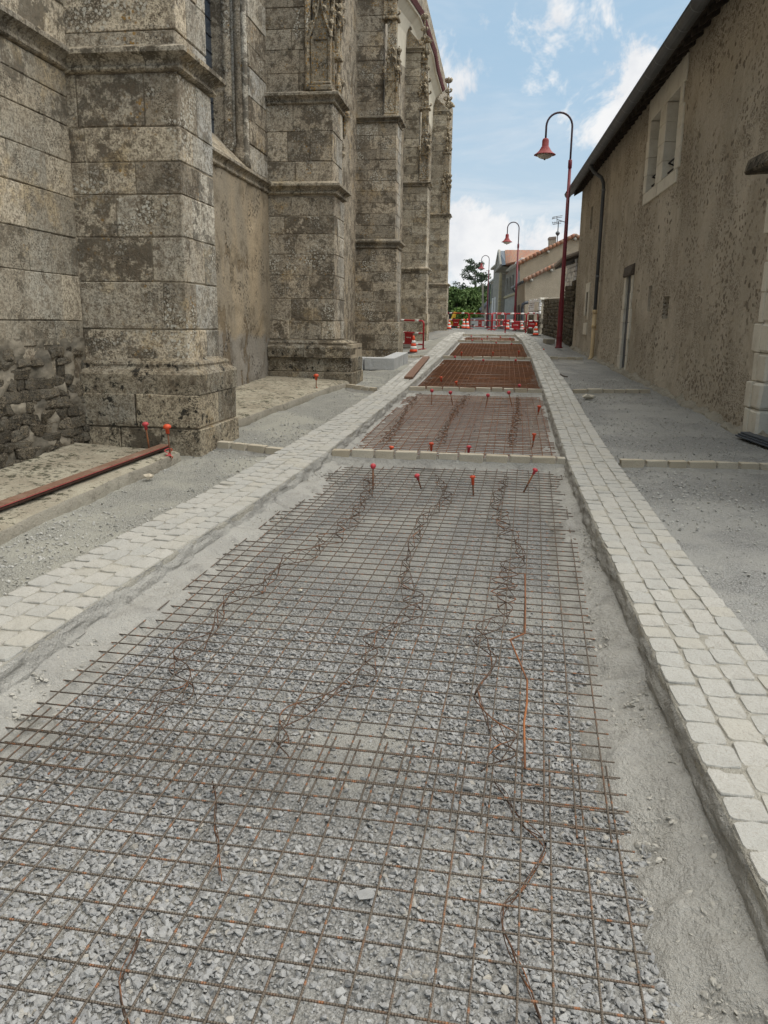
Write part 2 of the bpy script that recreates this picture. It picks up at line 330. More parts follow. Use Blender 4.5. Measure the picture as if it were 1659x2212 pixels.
def render_coat(nt):
    v = nt.coord(); vs = nt.coord((1, 1, 0.55))
    c = nt.mix(nt.rng(nt.noise(0.9, 6, 0.6, vs), 0.32, 0.68), (0.545, 0.485, 0.395), (0.45, 0.40, 0.32))
    c = nt.mix(nt.m('MULTIPLY', nt.rng(nt.noise(2.6, 7, 0.65, nt.coord((1, 1, 0.4))), 0.5, 0.68), 0.4), c, (0.38, 0.33, 0.255))
    f = nt.noise(30, 7, 0.72, v); c = nt.mix(nt.rng(f, 0.4, 0.72, 0, 0.5), c, (0.32, 0.27, 0.205)); c = nt.mix(nt.rng(nt.noise(75, 3, 0.6, v), 0.55, 0.75, 0, 0.4), c, (0.46, 0.39, 0.29)); c = nt.mix(nt.m('MULTIPLY', nt.rng(nt.noise(0.45, 5, 0.7, nt.coord((1, 1, .7), rot=(0.1, .3, 2))), 0.50, 0.60), 0.45), c, (0.64, 0.575, 0.47)); c = nt.mix(nt.m('MULTIPLY', nt.rng(nt.noise(0.8, 5, 0.72, nt.coord((1, 1, .8), rot=(1.1, .3, 2))), 0.53, 0.63), 0.4), c, (0.34, 0.285, 0.21))
    reg = nt.rng(nt.noise(0.62, 5, 0.66, v), 0.47, 0.56)
    wv = nt.coord((1, 1, 1.35), rot=(0.5, 0, 0)); warp = nt.node('ShaderNodeVectorMath', operation='ADD')
    nn = nt.node('ShaderNodeTexNoise'); nn.inputs['Scale'].default_value = 7; nt.put(nn.inputs['Vector'], v); sc = nt.node('ShaderNodeVectorMath', operation='SCALE'); nt.put(sc.inputs[0], nn.outputs['Color']); sc.inputs['Scale'].default_value = 0.09
    nt.put(warp.inputs[0], wv); nt.put(warp.inputs[1], sc.outputs[0])
    p1 = nt.m('MULTIPLY', nt.rng(nt.m('ADD', nt.voro(11, warp.outputs[0]), nt.m('MULTIPLY', f, 0.25)), 0.52, 0.40), reg)
    p2 = nt.m('MULTIPLY', nt.rng(nt.m('ADD', nt.voro(6.0, warp.outputs[0]), nt.m('MULTIPLY', f, 0.2)), 0.42, 0.34), nt.rng(nt.noise(1.6, 3, 0.5, nt.coord(rot=(0.3, 1, 2))), 0.50, 0.62))
    p3 = nt.m('MULTIPLY', nt.rng(nt.voro(30, warp.outputs[0]), 0.42, 0.30), nt.rng(nt.noise(0.9, 4, 0.66, nt.coord(rot=(2, 1, 0))), 0.48, 0.58))
    p = nt.m('MAXIMUM', nt.m('MAXIMUM', p1, p2), p3); c = nt.mix(nt.m('MULTIPLY', p, 0.72), c, (0.18, 0.143, 0.10)); c = nt.mix(nt.m('MULTIPLY', p2, 0.5), c, (0.20, 0.175, 0.14))
    h = nt.m('SUBTRACT', nt.m('ADD', nt.m('MULTIPLY', nt.noise(6, 8, 0.6, v), 1.3), nt.m('MULTIPLY', f, 0.45)), nt.m('MULTIPLY', p, 0.75))
    return c, nt.bump(h, 0.8, 0.04)
M_RENDER = mat('lime_render', render_coat, 0.95, 0, 0.1)
def clean_stone(nt):
    v = nt.coord(); c = nt.mix(nt.rng(nt.rand(), 0, 1, 0, 1, False), (0.74, 0.70, 0.60), (0.66, 0.62, 0.53))
    c = nt.mix(nt.rng(nt.noise(3, 6, 0.65, v), 0.45, 0.7, 0, 0.45), c, (0.46, 0.40, 0.31)); c = nt.mix(nt.rng(nt.noise(50, 4, 0.6, v), 0.5, 0.75, 0, 0.25), c, (0.30, 0.26, 0.20))
    return c, nt.bump(nt.noise(25, 6, 0.6, v), 0.25, 0.012)
M_CLEAN = mat('dressed_limestone', clean_stone, 0.85, 0, 0.2)
def sett(nt):
    v = nt.coord(None, True); r = nt.rand()
    c = nt.mix(r, (0.435, 0.415, 0.372), (0.39, 0.38, 0.348)); c = nt.mix(nt.rng(nt.m('FRACT', nt.m('MULTIPLY', r, 5.3)), 0.7, 1.0, 0, 0.6), c, (0.43, 0.40, 0.335))
    c = nt.mix(nt.rng(nt.noise(14, 6, 0.6, v), 0.45, 0.72, 0, 0.55), c, (0.29, 0.265, 0.215)); c = nt.mix(nt.rng(nt.noise(1.3, 4, 0.6, nt.coord()), 0.5, 0.7, 0, 0.35), c, (0.30, 0.285, 0.25)); c = nt.mix(nt.rng(nt.noise(120, 3, 0.6, v), 0.62, 0.72, 0, 0.5), c, (0.20, 0.18, 0.14))
    return c, nt.bump(nt.m('ADD', nt.noise(30, 6, 0.65, v), nt.m('MULTIPLY', nt.noise(9, 3, 0.5, v), 1.2)), 0.5, 0.012)
M_SETT = mat('pale_sett', sett, 0.9, 0, 0.2)
def sett_far(nt):
    v = nt.coord(); g = nt.node('ShaderNodeNewGeometry').outputs['Random Per Island']
    c = nt.mix(g, (0.46, 0.44, 0.395), (0.42, 0.41, 0.375)); c = nt.mix(nt.rng(nt.noise(6, 5, 0.6, v), 0.45, 0.7, 0, 0.4), c, (0.30, 0.275, 0.225))
    return c, nt.bump(nt.noise(30, 5, 0.6, v), 0.4, 0.012)
M_SETTF = mat('pale_sett_rows', sett_far, 0.9, 0, 0.2)
def rowsett(nt):
    v = nt.coord(None, True); r = nt.rand(); c = nt.mix(r, (0.58, 0.53, 0.43), (0.50, 0.43, 0.32))
    c = nt.mix(nt.rng(nt.noise(17, 6, 0.65, v), 0.48, 0.72, 0, 0.6), c, (0.27, 0.215, 0.14)); return c, nt.bump(nt.noise(24, 7, 0.7, v), 0.7, 0.02)
M_ROW = mat('cream_edging_stone', rowsett, 0.9, 0, 0.2)
def mortar(col, col2, dk):
    def f(nt):
        v = nt.coord(); c = nt.mix(nt.rng(nt.noise(2.2, 7, 0.65, v), 0.34, 0.66), col, col2)
        c = nt.mix(nt.rng(nt.noise(8, 8, 0.7, v), 0.52, 0.70, 0, 0.6), c, dk); c = nt.mix(nt.rng(nt.noise(95, 4, 0.7, v), 0.55, 0.72, 0, 0.55), c, tuple(k*0.6 for k in col))
        c = nt.mix(nt.rng(nt.voro(85, v), 0.24, 0.15, 0, 0.5), c, (0.42, 0.40, 0.35))
        return c, nt.bump(nt.m('ADD', nt.noise(14, 9, 0.7, v), nt.m('MULTIPLY', nt.noise(70, 4, 0.7, v), 0.5)), 1.0, 0.035)
    return f
M_MORTAR = mat('joint_mortar', mortar((0.41, 0.385, 0.325), (0.375, 0.35, 0.295), (0.30, 0.275, 0.23)), 0.95, 0, 0.1)
M_HAUNCH = mat('haunch_mortar', mortar((0.43, 0.412, 0.37), (0.36, 0.345, 0.312), (0.215, 0.206, 0.187)), 0.95, 0, 0.1)
M_JOINTD = mat('dark_joint', mortar((0.27, 0.25, 0.205), (0.21, 0.19, 0.155), (0.14, 0.125, 0.10)), 0.95, 0, 0.1)
M_LEDGE = mat('rough_concrete', mortar((0.37, 0.34, 0.275), (0.30, 0.27, 0.215), (0.15, 0.135, 0.105)), 0.95, 0, 0.1)
def ledge_top(nt):
    v = nt.coord(); c = nt.mix(nt.rng(nt.noise(3, 7, 0.65, v), 0.36, 0.64), (0.42, 0.38, 0.29), (0.32, 0.28, 0.21))
    mo = nt.rng(nt.m('ADD', nt.m('MULTIPLY', nt.noise(15, 5, 0.78, v), 0.75), nt.m('MULTIPLY', nt.noise(2.0, 4, 0.6, v), 0.25)), 0.515, 0.575); c = nt.mix(nt.m('MULTIPLY', mo, 0.85), c, (0.045, 0.045, 0.026))
    c = nt.mix(nt.rng(nt.voro(60, v), 0.25, 0.12, 0, 0.6), c, (0.42, 0.39, 0.33))
    return c, nt.bump(nt.noise(22, 9, 0.75, v), 1.0, 0.03)
M_LEDGET = mat('mossy_ledge', ledge_top, 0.97, 0, 0.1)
def gravel_bed(a, b, dust):
    def f(nt):
        v = nt.coord(); vo = nt.voro(75, v, out='Color'); sp = nt.node('ShaderNodeSeparateColor'); nt.put(sp.inputs[0], vo); g = sp.outputs[0]
        c = nt.mix(g, a, b); d = nt.voro(75, v); d2 = nt.voro(150, v)
        c = nt.mix(nt.rng(d, 0.5, 0.8, 0, 0.6), c, tuple(k*0.5 for k in a)); c = nt.mix(nt.rng(d2, 0.4, 0.8, 0, 0.4), c, tuple(k*0.5 for k in a))
        ds = nt.rng(nt.noise(1.3, 6, 0.62, v), 0.42, 0.62); c = nt.mix(nt.m('MULTIPLY', ds, 0.75), c, dust); c = nt.mix(nt.rng(nt.noise(60, 5, 0.7, v), 0.4, 0.7, 0, 0.4), c, tuple(k*0.62 for k in dust))
        h = nt.m('ADD', nt.m('MULTIPLY', nt.m('SUBTRACT', 1.0, d), nt.m('SUBTRACT', 1.0, nt.m('MULTIPLY', ds, 0.7))), nt.m('MULTIPLY', nt.noise(60, 6, 0.7, v), 0.6)); h = nt.m('ADD', h, nt.m('MULTIPLY', nt.m('SUBTRACT', 1.0, d2), 0.3))
        return c, nt.bump(h, 0.9, 0.02)
    return f
M_BED = mat('trench_gravel_bed', gravel_bed((0.325, 0.32, 0.303), (0.41, 0.40, 0.378), (0.37, 0.357, 0.318)), 0.95, 0, 0.15)
M_SIDE = mat('side_gravel_bed', gravel_bed((0.335, 0.325, 0.288), (0.42, 0.41, 0.362), (0.385, 0.37, 0.31)), 0.95, 0, 0.15)
M_SIDER = mat('side_gravel_bed_dusty', gravel_bed((0.315, 0.308, 0.288), (0.40, 0.392, 0.366), (0.36, 0.35, 0.318)), 0.95, 0, 0.15)
M_GROUND = mat('far_ground', gravel_bed((0.25, 0.25, 0.235), (0.33, 0.32, 0.30), (0.30, 0.285, 0.245)), 0.95, 0, 0.15)
def chips(a, b, w):
    def f(nt):
        g = nt.node('ShaderNodeNewGeometry').outputs['Random Per Island']; v = nt.coord()
        c = nt.mix(g, a, b); k = nt.m('FRACT', nt.m('MULTIPLY', g, 11.7)); c = nt.mix(nt.rng(k, 0.90, 1.0, 0, 0.7), c, w); k2 = nt.m('FRACT', nt.m('MULTIPLY', g, 23.1)); c = nt.mix(nt.rng(k2, 0.8, 1.0, 0, 0.4), c, tuple(q*0.6 for q in a))
        c = nt.mix(nt.rng(nt.noise(45, 5, 0.65, v), 0.42, 0.68, 0, 0.4), c, (0.33, 0.32, 0.293))
        return c, nt.bump(nt.noise(60, 5, 0.65, v), 0.35, 0.006)
    return f
M_CHIP = mat('crushed_stone', chips((0.285, 0.283, 0.278), (0.385, 0.38, 0.365), (0.45, 0.405, 0.33)), 0.95, 0, 0.08)
M_CRUMB = mat('mortar_crumb', chips((0.36, 0.34, 0.295), (0.42, 0.395, 0.345), (0.48, 0.45, 0.39)), 0.95, 0, 0.1)
M_CHIPS = mat('crushed_stone_fine', chips((0.33, 0.32, 0.29), (0.46, 0.445, 0.405), (0.50, 0.46, 0.38)), 0.95, 0, 0.08)
def bar(col, rust, amt, ribs=True):
    def f(nt):
        v = nt.coord(); sp = nt.node('ShaderNodeSeparateXYZ'); nt.put(sp.inputs[0], v); z = sp.outputs[2]; vr = nt.coord(None, True)
        n1 = nt.noise(6, 5, 0.65, vr); c = nt.mix(nt.rng(n1, 0.60-0.25*amt, 0.74-0.2*amt), col, rust)
        cr = nt.m('ABSOLUTE', nt.m('SUBTRACT', nt.m('FRACT', nt.m('ADD', nt.m('DIVIDE', z, 0.1), 0.5)), 0.5))
        sp2 = nt.m('MULTIPLY', nt.rng(cr, 0.11, 0.03), nt.rng(nt.noise(13, 2, 0.5, vr), 0.46, 0.56)); c = nt.mix(nt.m('MULTIPLY', sp2, 0.8), c, (0.33, 0.125, 0.045))
        c = nt.mix(nt.rng(nt.noise(70, 4, 0.6, vr), 0.5, 0.7, 0, 0.45), c, tuple(k*1.9 for k in col))
        h = nt.m('SINE', nt.m('MULTIPLY', z, 2*math.pi/0.0075)) if ribs else nt.noise(80, 3, 0.6, v)
        c = nt.mix(nt.rng(h, 0.2, 0.9, 0, 0.35), c, tuple(min(1, k*2.6) for k in col)) if ribs else c
        return c, nt.bump(h, 0.7, 0.0016)
    return f
M_BAR = mat('ribbed_steel', bar((0.108, 0.088, 0.068), (0.185, 0.098, 0.053), 0.35), 0.7, 0.25, 0.4)
M_BARR = mat('rusty_steel', bar((0.165, 0.085, 0.05), (0.225, 0.105, 0.058), 0.8, False), 0.85, 0.1, 0.3)
M_BAR1 = mat('browned_steel', bar((0.15, 0.068, 0.035), (0.24, 0.095, 0.04), 0.8, False), 0.8, 0.15, 0.3)
M_WIRE = mat('rusty_wire', bar((0.085, 0.055, 0.038), (0.16, 0.075, 0.04), 0.4, False), 0.8, 0.15, 0.3)
def paint(c1, c2, rough=0.45, sc=8):
    return lambda nt: (nt.mix(nt.rng(nt.noise(sc, 6, 0.65, nt.coord()), 0.4, 0.75), c1, c2), nt.bump(nt.noise(60, 3), 0.08, 0.004))
M_LAMPRED = mat('lamp_red_paint', paint((0.155, 0.014, 0.022), (0.12, 0.018, 0.024)), 0.5, 0, 0.4)
M_LAMPDK = mat('lamp_dark_paint', paint((0.050, 0.026, 0.034), (0.075, 0.045, 0.05)), 0.5, 0, 0.4)
M_HEADRED = mat('lamp_shade_red', paint((0.21, 0.020, 0.022), (0.27, 0.055, 0.045)), 0.6, 0, 0.35)
M_GLOBE = mat('lamp_diffuser', lambda nt: (0.50, 0.47, 0.41), 0.3, 0, 0.5)
M_BARRED = mat('barrier_red', paint((0.40, 0.018, 0.024), (0.31, 0.025, 0.027)), 0.45, 0, 0.4)
M_WHITE = mat('reflective_white', paint((0.75, 0.74, 0.70), (0.60, 0.58, 0.53)), 0.5, 0, 0.4)
M_CONE = mat('cone_red', paint((0.80, 0.075, 0.02), (0.68, 0.08, 0.03)), 0.5, 0, 0.4)
M_PLATE = mat('barrier_plate_red', paint((0.38, 0.014, 0.018), (0.32, 0.016, 0.02)), 0.4, 0, 0.4)
M_CAPP = mat('cap_pink_red', paint((0.52, 0.05, 0.062), (0.40, 0.06, 0.062)), 0.5, 0, 0.4)
M_CAPO = mat('cap_orange', paint((0.66, 0.085, 0.025), (0.52, 0.075, 0.035)), 0.5, 0, 0.4)
M_RUBBER = mat('black_rubber', paint((0.025, 0.025, 0.025), (0.06, 0.055, 0.05)), 0.7, 0, 0.3)
M_ZINC = mat('dark_zinc', paint((0.085, 0.092, 0.10), (0.12, 0.125, 0.13), sc=3), 0.55, 0.3, 0.4)
M_SEAM = mat('zinc_seam', paint((0.17, 0.178, 0.185), (0.21, 0.215, 0.22)), 0.5, 0.3, 0.4)
M_PVC = mat('beige_pipe', paint((0.60, 0.46, 0.27), (0.52, 0.40, 0.235)), 0.6, 0, 0.3)
M_DOOR = mat('slate_blue_door', paint((0.052, 0.060, 0.072), (0.07, 0.078, 0.09)), 0.5, 0, 0.4)
M_IRON = mat('black_iron', paint((0.012, 0.012, 0.013), (0.03, 0.025, 0.022)), 0.6, 0.2, 0.4)
M_DARKIN = mat('dark_room', lambda nt: (0.012, 0.012, 0.013), 0.9)
def wood(c1, c2, c3):
    def f(nt):
        v = nt.coord((14, 14, 1.2), True); n = nt.noise(3, 6, 0.65, v, 0.6); c = nt.mix(nt.rng(n, 0.35, 0.65), c1, c2); c = nt.mix(nt.rng(nt.noise(5, 5, 0.6, nt.coord(None, True)), 0.5, 0.72, 0, 0.7), c, c3)
        return c, nt.bump(n, 0.4, 0.006)
    return f
M_RAFTER = mat('dark_rafter', wood((0.055, 0.043, 0.032), (0.035, 0.028, 0.022), (0.08, 0.06, 0.042)), 0.85)
M_PLANK = mat('red_brown_board', wood((0.205, 0.115, 0.072), (0.145, 0.078, 0.05), (0.24, 0.165, 0.12)), 0.8)
M_PLANKD = mat('dark_board', wood((0.06, 0.03, 0.02), (0.04, 0.02, 0.014), (0.09, 0.05, 0.035)), 0.8)  # darker brown for the lower of the two stacked boards
M_PALLET = mat('grey_board', wood((0.17, 0.14, 0.11), (0.11, 0.09, 0.07), (0.24, 0.20, 0.16)), 0.9)
M_LINTEL = mat('old_oak', wood((0.11, 0.088, 0.068), (0.065, 0.052, 0.042), (0.15, 0.125, 0.10)), 0.9)
M_CONC = mat('new_concrete_block', mortar((0.56, 0.56, 0.545), (0.52, 0.52, 0.505), (0.46, 0.46, 0.445)), 0.9)
M_TILE = mat('terracotta', lambda nt: (nt.mix(nt.rng(nt.noise(3.5, 5, 0.65, nt.coord(None, True)), 0.40, 0.64), nt.mix(nt.rand(), (0.36, 0.17, 0.095), (0.28, 0.115, 0.07)), (0.25, 0.175, 0.13)), nt.bump(nt.noise(20, 4), 0.3, 0.01)), 0.85)
M_TILED = mat('church_tile', paint((0.16, 0.055, 0.055), (0.11, 0.045, 0.045)), 0.8)
M_WHITEW = mat('white_paint', paint((0.72, 0.70, 0.66), (0.60, 0.58, 0.54)), 0.7)
M_COVE = mat('pale_cove', paint((0.52, 0.47, 0.37), (0.45, 0.40, 0.31), sc=2), 0.9)
M_GLASS = mat('dark_leaded_glass', paint((0.045, 0.062, 0.085), (0.03, 0.042, 0.06)), 0.25, 0, 0.6)

# ------------------------------------------------------------------ the street: bands, trench, gravel
def edge(px): return np.array([gnd(x, y)[:2] for x, y in px])[np.argsort([gnd(x, y)[1] for x, y in px])]
E_LO = edge([(0, 1290), (390, 1089), (511, 1024), (621.6, 962), (692.6, 919.6), (765, 874), (813.6, 844), (892, 780.5), (917, 768), (944, 743), (970, 723)])
E_LI = edge([(0, 1444), (126, 1346), (277, 1255), (383, 1185), (504, 1114), (610, 1043), (718, 968), (880.6, 836), (954.6, 769), (986.8, 737), (999, 722)])
E_RI = edge([(1659, 1944), (1624, 1868), (1568.8, 1757.6), (1528.5, 1667), (1470.5, 1561), (1419.5, 1421), (1362, 1298), (1304.7, 1175.6), (1252.6, 1058), (1226, 995), (1173.6, 840), (1147, 770), (1128, 735.5), (1113, 722)])
E_RO = edge([(1659, 1412), (1539.5, 1272), (1443, 1145.6), (1380.4, 1058), (1335, 1002), (1270.8, 905), (1234, 840.5), (1188.4, 772.8), (1157.5, 735), (1140, 723)])
def ext(E, y0, y1):                                         # run the line on in both directions, smoothed
    E = [tuple(p) for p in E]; k = min(4, len(E)-1)
    s = (E[k][0]-E[0][0])/(E[k][1]-E[0][1]); E.insert(0, (E[0][0]+s*(y0-E[0][1]), y0))
    s = (E[-1][0]-E[-4][0])/(E[-1][1]-E[-4][1]); E.append((E[-1][0]+s*(y1-E[-1][1]), y1))
    E = np.array(E); Y = np.linspace(y0, y1, 160); X = np.interp(Y, E[:, 1], E[:, 0])
    for _ in range(6): X[1:-1] = (X[:-2]+2*X[1:-1]+X[2:])/4
    return np.stack([X, Y], 1)
YEND = 34.6
E_LO, E_LI, E_RI, E_RO = [ext(q, -3.0, YEND) for q in (E_LO, E_LI, E_RI, E_RO)]
def XL(Y, t): return curve_at(E_LO, Y)*(1-t)+curve_at(E_LI, Y)*t      # t 0 outer .. 1 inner
def XR(Y, t): return curve_at(E_RI, Y)*(1-t)+curve_at(E_RO, Y)*t

def ground_z(X, Y):                                          # compacted ground beside the bands
    X = np.asarray(X, float); Y = np.asarray(Y, float)
    left = np.clip((Y-16)*0.018, 0, 0.22)*np.clip((curve_at(E_LO, np.clip(Y, -3, YEND))-X)/0.8, 0, 1)*np.clip((70-Y)/25, 0, 1)
    right = np.clip((Y-12)*0.008, 0, 0.12)*np.clip((X-curve_at(E_RO, np.clip(Y, -3, YEND)))/0.8, 0, 1)*np.clip((70-Y)/25, 0, 1)
    return zc(Y)-0.10-left-right
# one ground sheet to the horizon (kept well below the worked surfaces)
ys = np.concatenate([np.linspace(-30, 60, 46), np.geomspace(64, 3000, 24)]); xs = np.concatenate([-np.geomspace(2500, 12, 16), np.linspace(-10, 14, 9), np.geomspace(16, 2500, 16)])
Xg, Yg = np.meshgrid(xs, ys); Zg = zc(Yg)-0.6
V, T = sheet(np.stack([Xg, Yg, Zg], -1)); tag(put('ground', big_mesh('ground', V, T, M_GROUND)), kind='structure')
# beyond the works: the street that goes on
ys = np.concatenate([[34.5, 34.5], np.linspace(34.6, 120, 58)]); us = np.linspace(0, 1, 90); Xg = (-6+us[None, :]*26)+np.zeros((60, 1)); Yg = ys[:, None]+np.zeros((1, 90)); Zg = ground_z(Xg, Yg)+0.006+0.01*fnoise(Xg*2, Yg*2); Zg[0] -= 0.5
V, T = sheet(np.stack([Xg, Yg, Zg], -1)); tag(put('far_street', big_mesh('far_street', V, T, M_GROUND, True)), kind='structure')

def gravel_sheet(name, xa, xb, y0, y1, dy, nx, mt, amp, zf, soft=None):
    ys = np.arange(y0, y1, dy); us = np.linspace(0, 1, nx); Y = ys[:, None]+0*us[None, :]; X = xa(Y)*(1-us)+xb(Y)*us
    Z = zf(X, Y)+amp*fnoise(X*1.3, Y*1.3, 0, 3)+amp*0.45*fnoise(X*14, Y*14, 3, 3)
    V, T = sheet(np.stack([X, Y, Z], -1)); return tag(put(name, big_mesh(name, V, T, mt, True)), kind='structure')
gravel_sheet('left_gravel', lambda Y: XL(np.minimum(Y, YEND), 0.0)-4.5, lambda Y: XL(np.minimum(Y, YEND), 0.06), -2.5, 34.7, 0.06, 70, M_SIDE, 0.035, ground_z)
gravel_sheet('right_gravel', lambda Y: XR(np.minimum(Y, YEND), 0.94), lambda Y: 4.45+0.1122*(Y-10)+1.0, -2.5, 34.7, 0.06, 60, M_SIDER, 0.03, ground_z)
TRD = 0.205                                                  # depth of the trench floor under the paved level
gravel_sheet('trench_bed', lambda Y: XL(Y, 1.0)-0.02, lambda Y: XR(Y, 0.0)+0.02, -2.5, YEND, 0.05, 60, M_BED, 0.022, lambda X, Y: zc(Y)-TRD)

# mortar haunches along both bands
def haunch(name, X_in, sgn):
    ys = np.arange(-2.5, YEND, 0.022); prof = [(-0.03, -0.06), (-0.005, -0.075), (0.012, -0.09), (0.035, -0.105), (0.075, -0.118), (0.115, -0.132), (0.155, -0.147), (0.195, -0.163), (0.235, -0.182), (0.275, -0.203), (0.32, -0.245)]
    P = np.zeros((len(ys), len(prof), 3))
    for j, (d, z) in enumerate(prof):
        wob = 0.55+0.45*(1+1.4*fnoise(ys*0.9, 3.3+sgn, 0, 3)) if j > 2 else 1.0
        X = X_in(ys)+sgn*d*wob+0.012*fnoise(ys*9, j*0.6, sgn*3, 3)*(j < 3)
        k = min(1, max(0, (j-1)/4))
        P[:, j] = np.stack([X, ys, zc(ys)+z+k*0.065*fnoise(ys*2.6, d*6+sgn*7, 1, 4)+k*0.048*fnoise(ys*11, d*17, 5, 5)], 1)
    V, T = sheet(P); return tag(put(name, big_mesh(name, V, T, M_HAUNCH, True)), kind='structure')
haunch('mortar_haunch', lambda Y: XL(Y, 1.0), 1); haunch('mortar_haunch', lambda Y: XR(Y, 0.0), -1)

# sett: domed, uneven outline
def sett_mesh(k, n=10, mt=None):
    r = np.random.default_rng(100+k); V = []; F = []
    ang = np.linspace(0, 2*math.pi, n, endpoint=False)+math.pi/n
    out = []
    for a in ang:
        c, s = math.cos(a), math.sin(a); e = 0.32; q = (np.sign(c)*abs(c)**e, np.sign(s)*abs(s)**e)
        out.append((q[0]*0.5*(1+r.normal(0, 0.028)), q[1]*0.5*(1+r.normal(0, 0.028))))
    tilt = r.normal(0, 0.004, 2)
    for lvl, (sc, z) in enumerate(((0.99, -0.09), (1.0, -0.006), (0.96, 0.0))):
        for x, y in out: V.append((x*sc, y*sc, z+tilt[0]*x+tilt[1]*y+(r.normal(0, 0.0015) if lvl else 0)))
    V.append((0, 0, 0.0012))
    for l in range(2):
        for i in range(n): a = l*n+i; b = l*n+(i+1) % n; F.append((a, b, b+n, a+n))
    for i in range(n): F.append((2*n+i, 2*n+(i+1) % n, 3*n))
    return V, F
SETTS = [new_mesh('sett', *sett_mesh(k), M_SETT, False) for k in range(14)]
SRAW = [(np.array(v), f) for v, f in (sett_mesh(k, 8) for k in range(8))]
def band(name, XF, label_side, seed):
    r = random.Random(seed)
    ys = np.arange(-2.5, YEND, 0.08); P = []
    for t, z in ((-0.01, -0.16), (-0.012, -0.02), (0.0, -0.006), (0.25, -0.0052), (0.5, -0.0052), (0.75, -0.0052), (1.0, -0.006), (1.01, -0.02), (1.01, -0.12)):
        P.append(np.stack([XF(ys, t)+0.008*fnoise(ys*12, t*9, seed, 2), ys, zc(ys)+z+0.0022*fnoise(ys*16, t*9, seed+2, 2)], 1))
    V, T = sheet(np.stack(P, 1)); bed = tag(put(name, big_mesh(name, V, T, M_MORTAR, True)), kind='structure')
    fy_ = np.arange(-2.5, YEND, 0.025); G_ = []                # rough inner face
    for k, z in enumerate((-0.006, -0.022, -0.04, -0.058, -0.075, -0.095, -0.125)):
        sg = 1 if label_side == 'L' else -1; tt = 1.0 if label_side == 'L' else 0.0
        G_.append(np.stack([XF(fy_, tt)+sg*(0.004+0.004*k+0.022*np.clip(fnoise(fy_*7, z*30, seed, 4), -0.4, 0.6)*(1 if k else 0.3)), fy_, zc(fy_)+z], 1))
    V, T = sheet(np.stack(G_, 1)); put('rough_edge', big_mesh('rough_edge', V, T, M_HAUNCH, False), bed)
    cells = []
    for c in range(4):
        Y = -0.6+r.random()*0.1
        while Y < YEND-0.15:
            L = r.uniform(0.112, 0.168); cells.append((Y+L/2, (c+0.5)/4, L)); Y += L+r.uniform(0.004, 0.011)
    cells.sort()
    vis = [q for q in cells if q[0] > (2.4 if label_side == 'L' else 1.0)]
    one = vis[:300]; rest = vis[300:]
    for i, (Y, t, L) in enumerate(one):
        x0, x1 = float(XF(Y, t-0.125)), float(XF(Y, t+0.125)); dx = float(XF(Y+0.2, t)-XF(Y-0.2, t))
        put('sett', SETTS[r.randrange(14)], bed, ((x0+x1)/2+r.gauss(0, 0.002), Y, float(zc(Y))+r.gauss(0, 0.0013)), (r.gauss(GRADE, 0.008), r.gauss(0, 0.009), -math.atan2(dx, 0.4)+r.gauss(0, 0.018)), (abs(x1-x0)*r.uniform(0.92, 0.985), L, 1))
    VV = []; FF = []; k = 0
    for (Y, t, L) in rest:
        v, f = SRAW[r.randrange(8)]; x0, x1 = float(XF(Y, t-0.125)), float(XF(Y, t+0.125)); an = -math.atan2(float(XF(Y+0.2, t)-XF(Y-0.2, t)), 0.4)+r.gauss(0, 0.02)
        p = v*np.array([abs(x1-x0)*r.uniform(0.86, 0.93), L, 1]); c, s = math.cos(an), math.sin(an)
        q = np.stack([p[:, 0]*c-p[:, 1]*s+(x0+x1)/2, p[:, 0]*s+p[:, 1]*c+Y, p[:, 2]+float(zc(Y))+r.gauss(0, 0.002)+GRADE*p[:, 1]], 1)
        VV.append(q); FF.extend([tuple(i+k for i in g) for g in f]); k += len(q)
    tag(put('setts_beyond', new_mesh('setts_beyond', np.concatenate(VV), FF, M_SETTF, False), bed), kind='stuff')
    return bed
band('paved_band_left', XL, 'L', 11); band('paved_band_right', XR, 'R', 12)

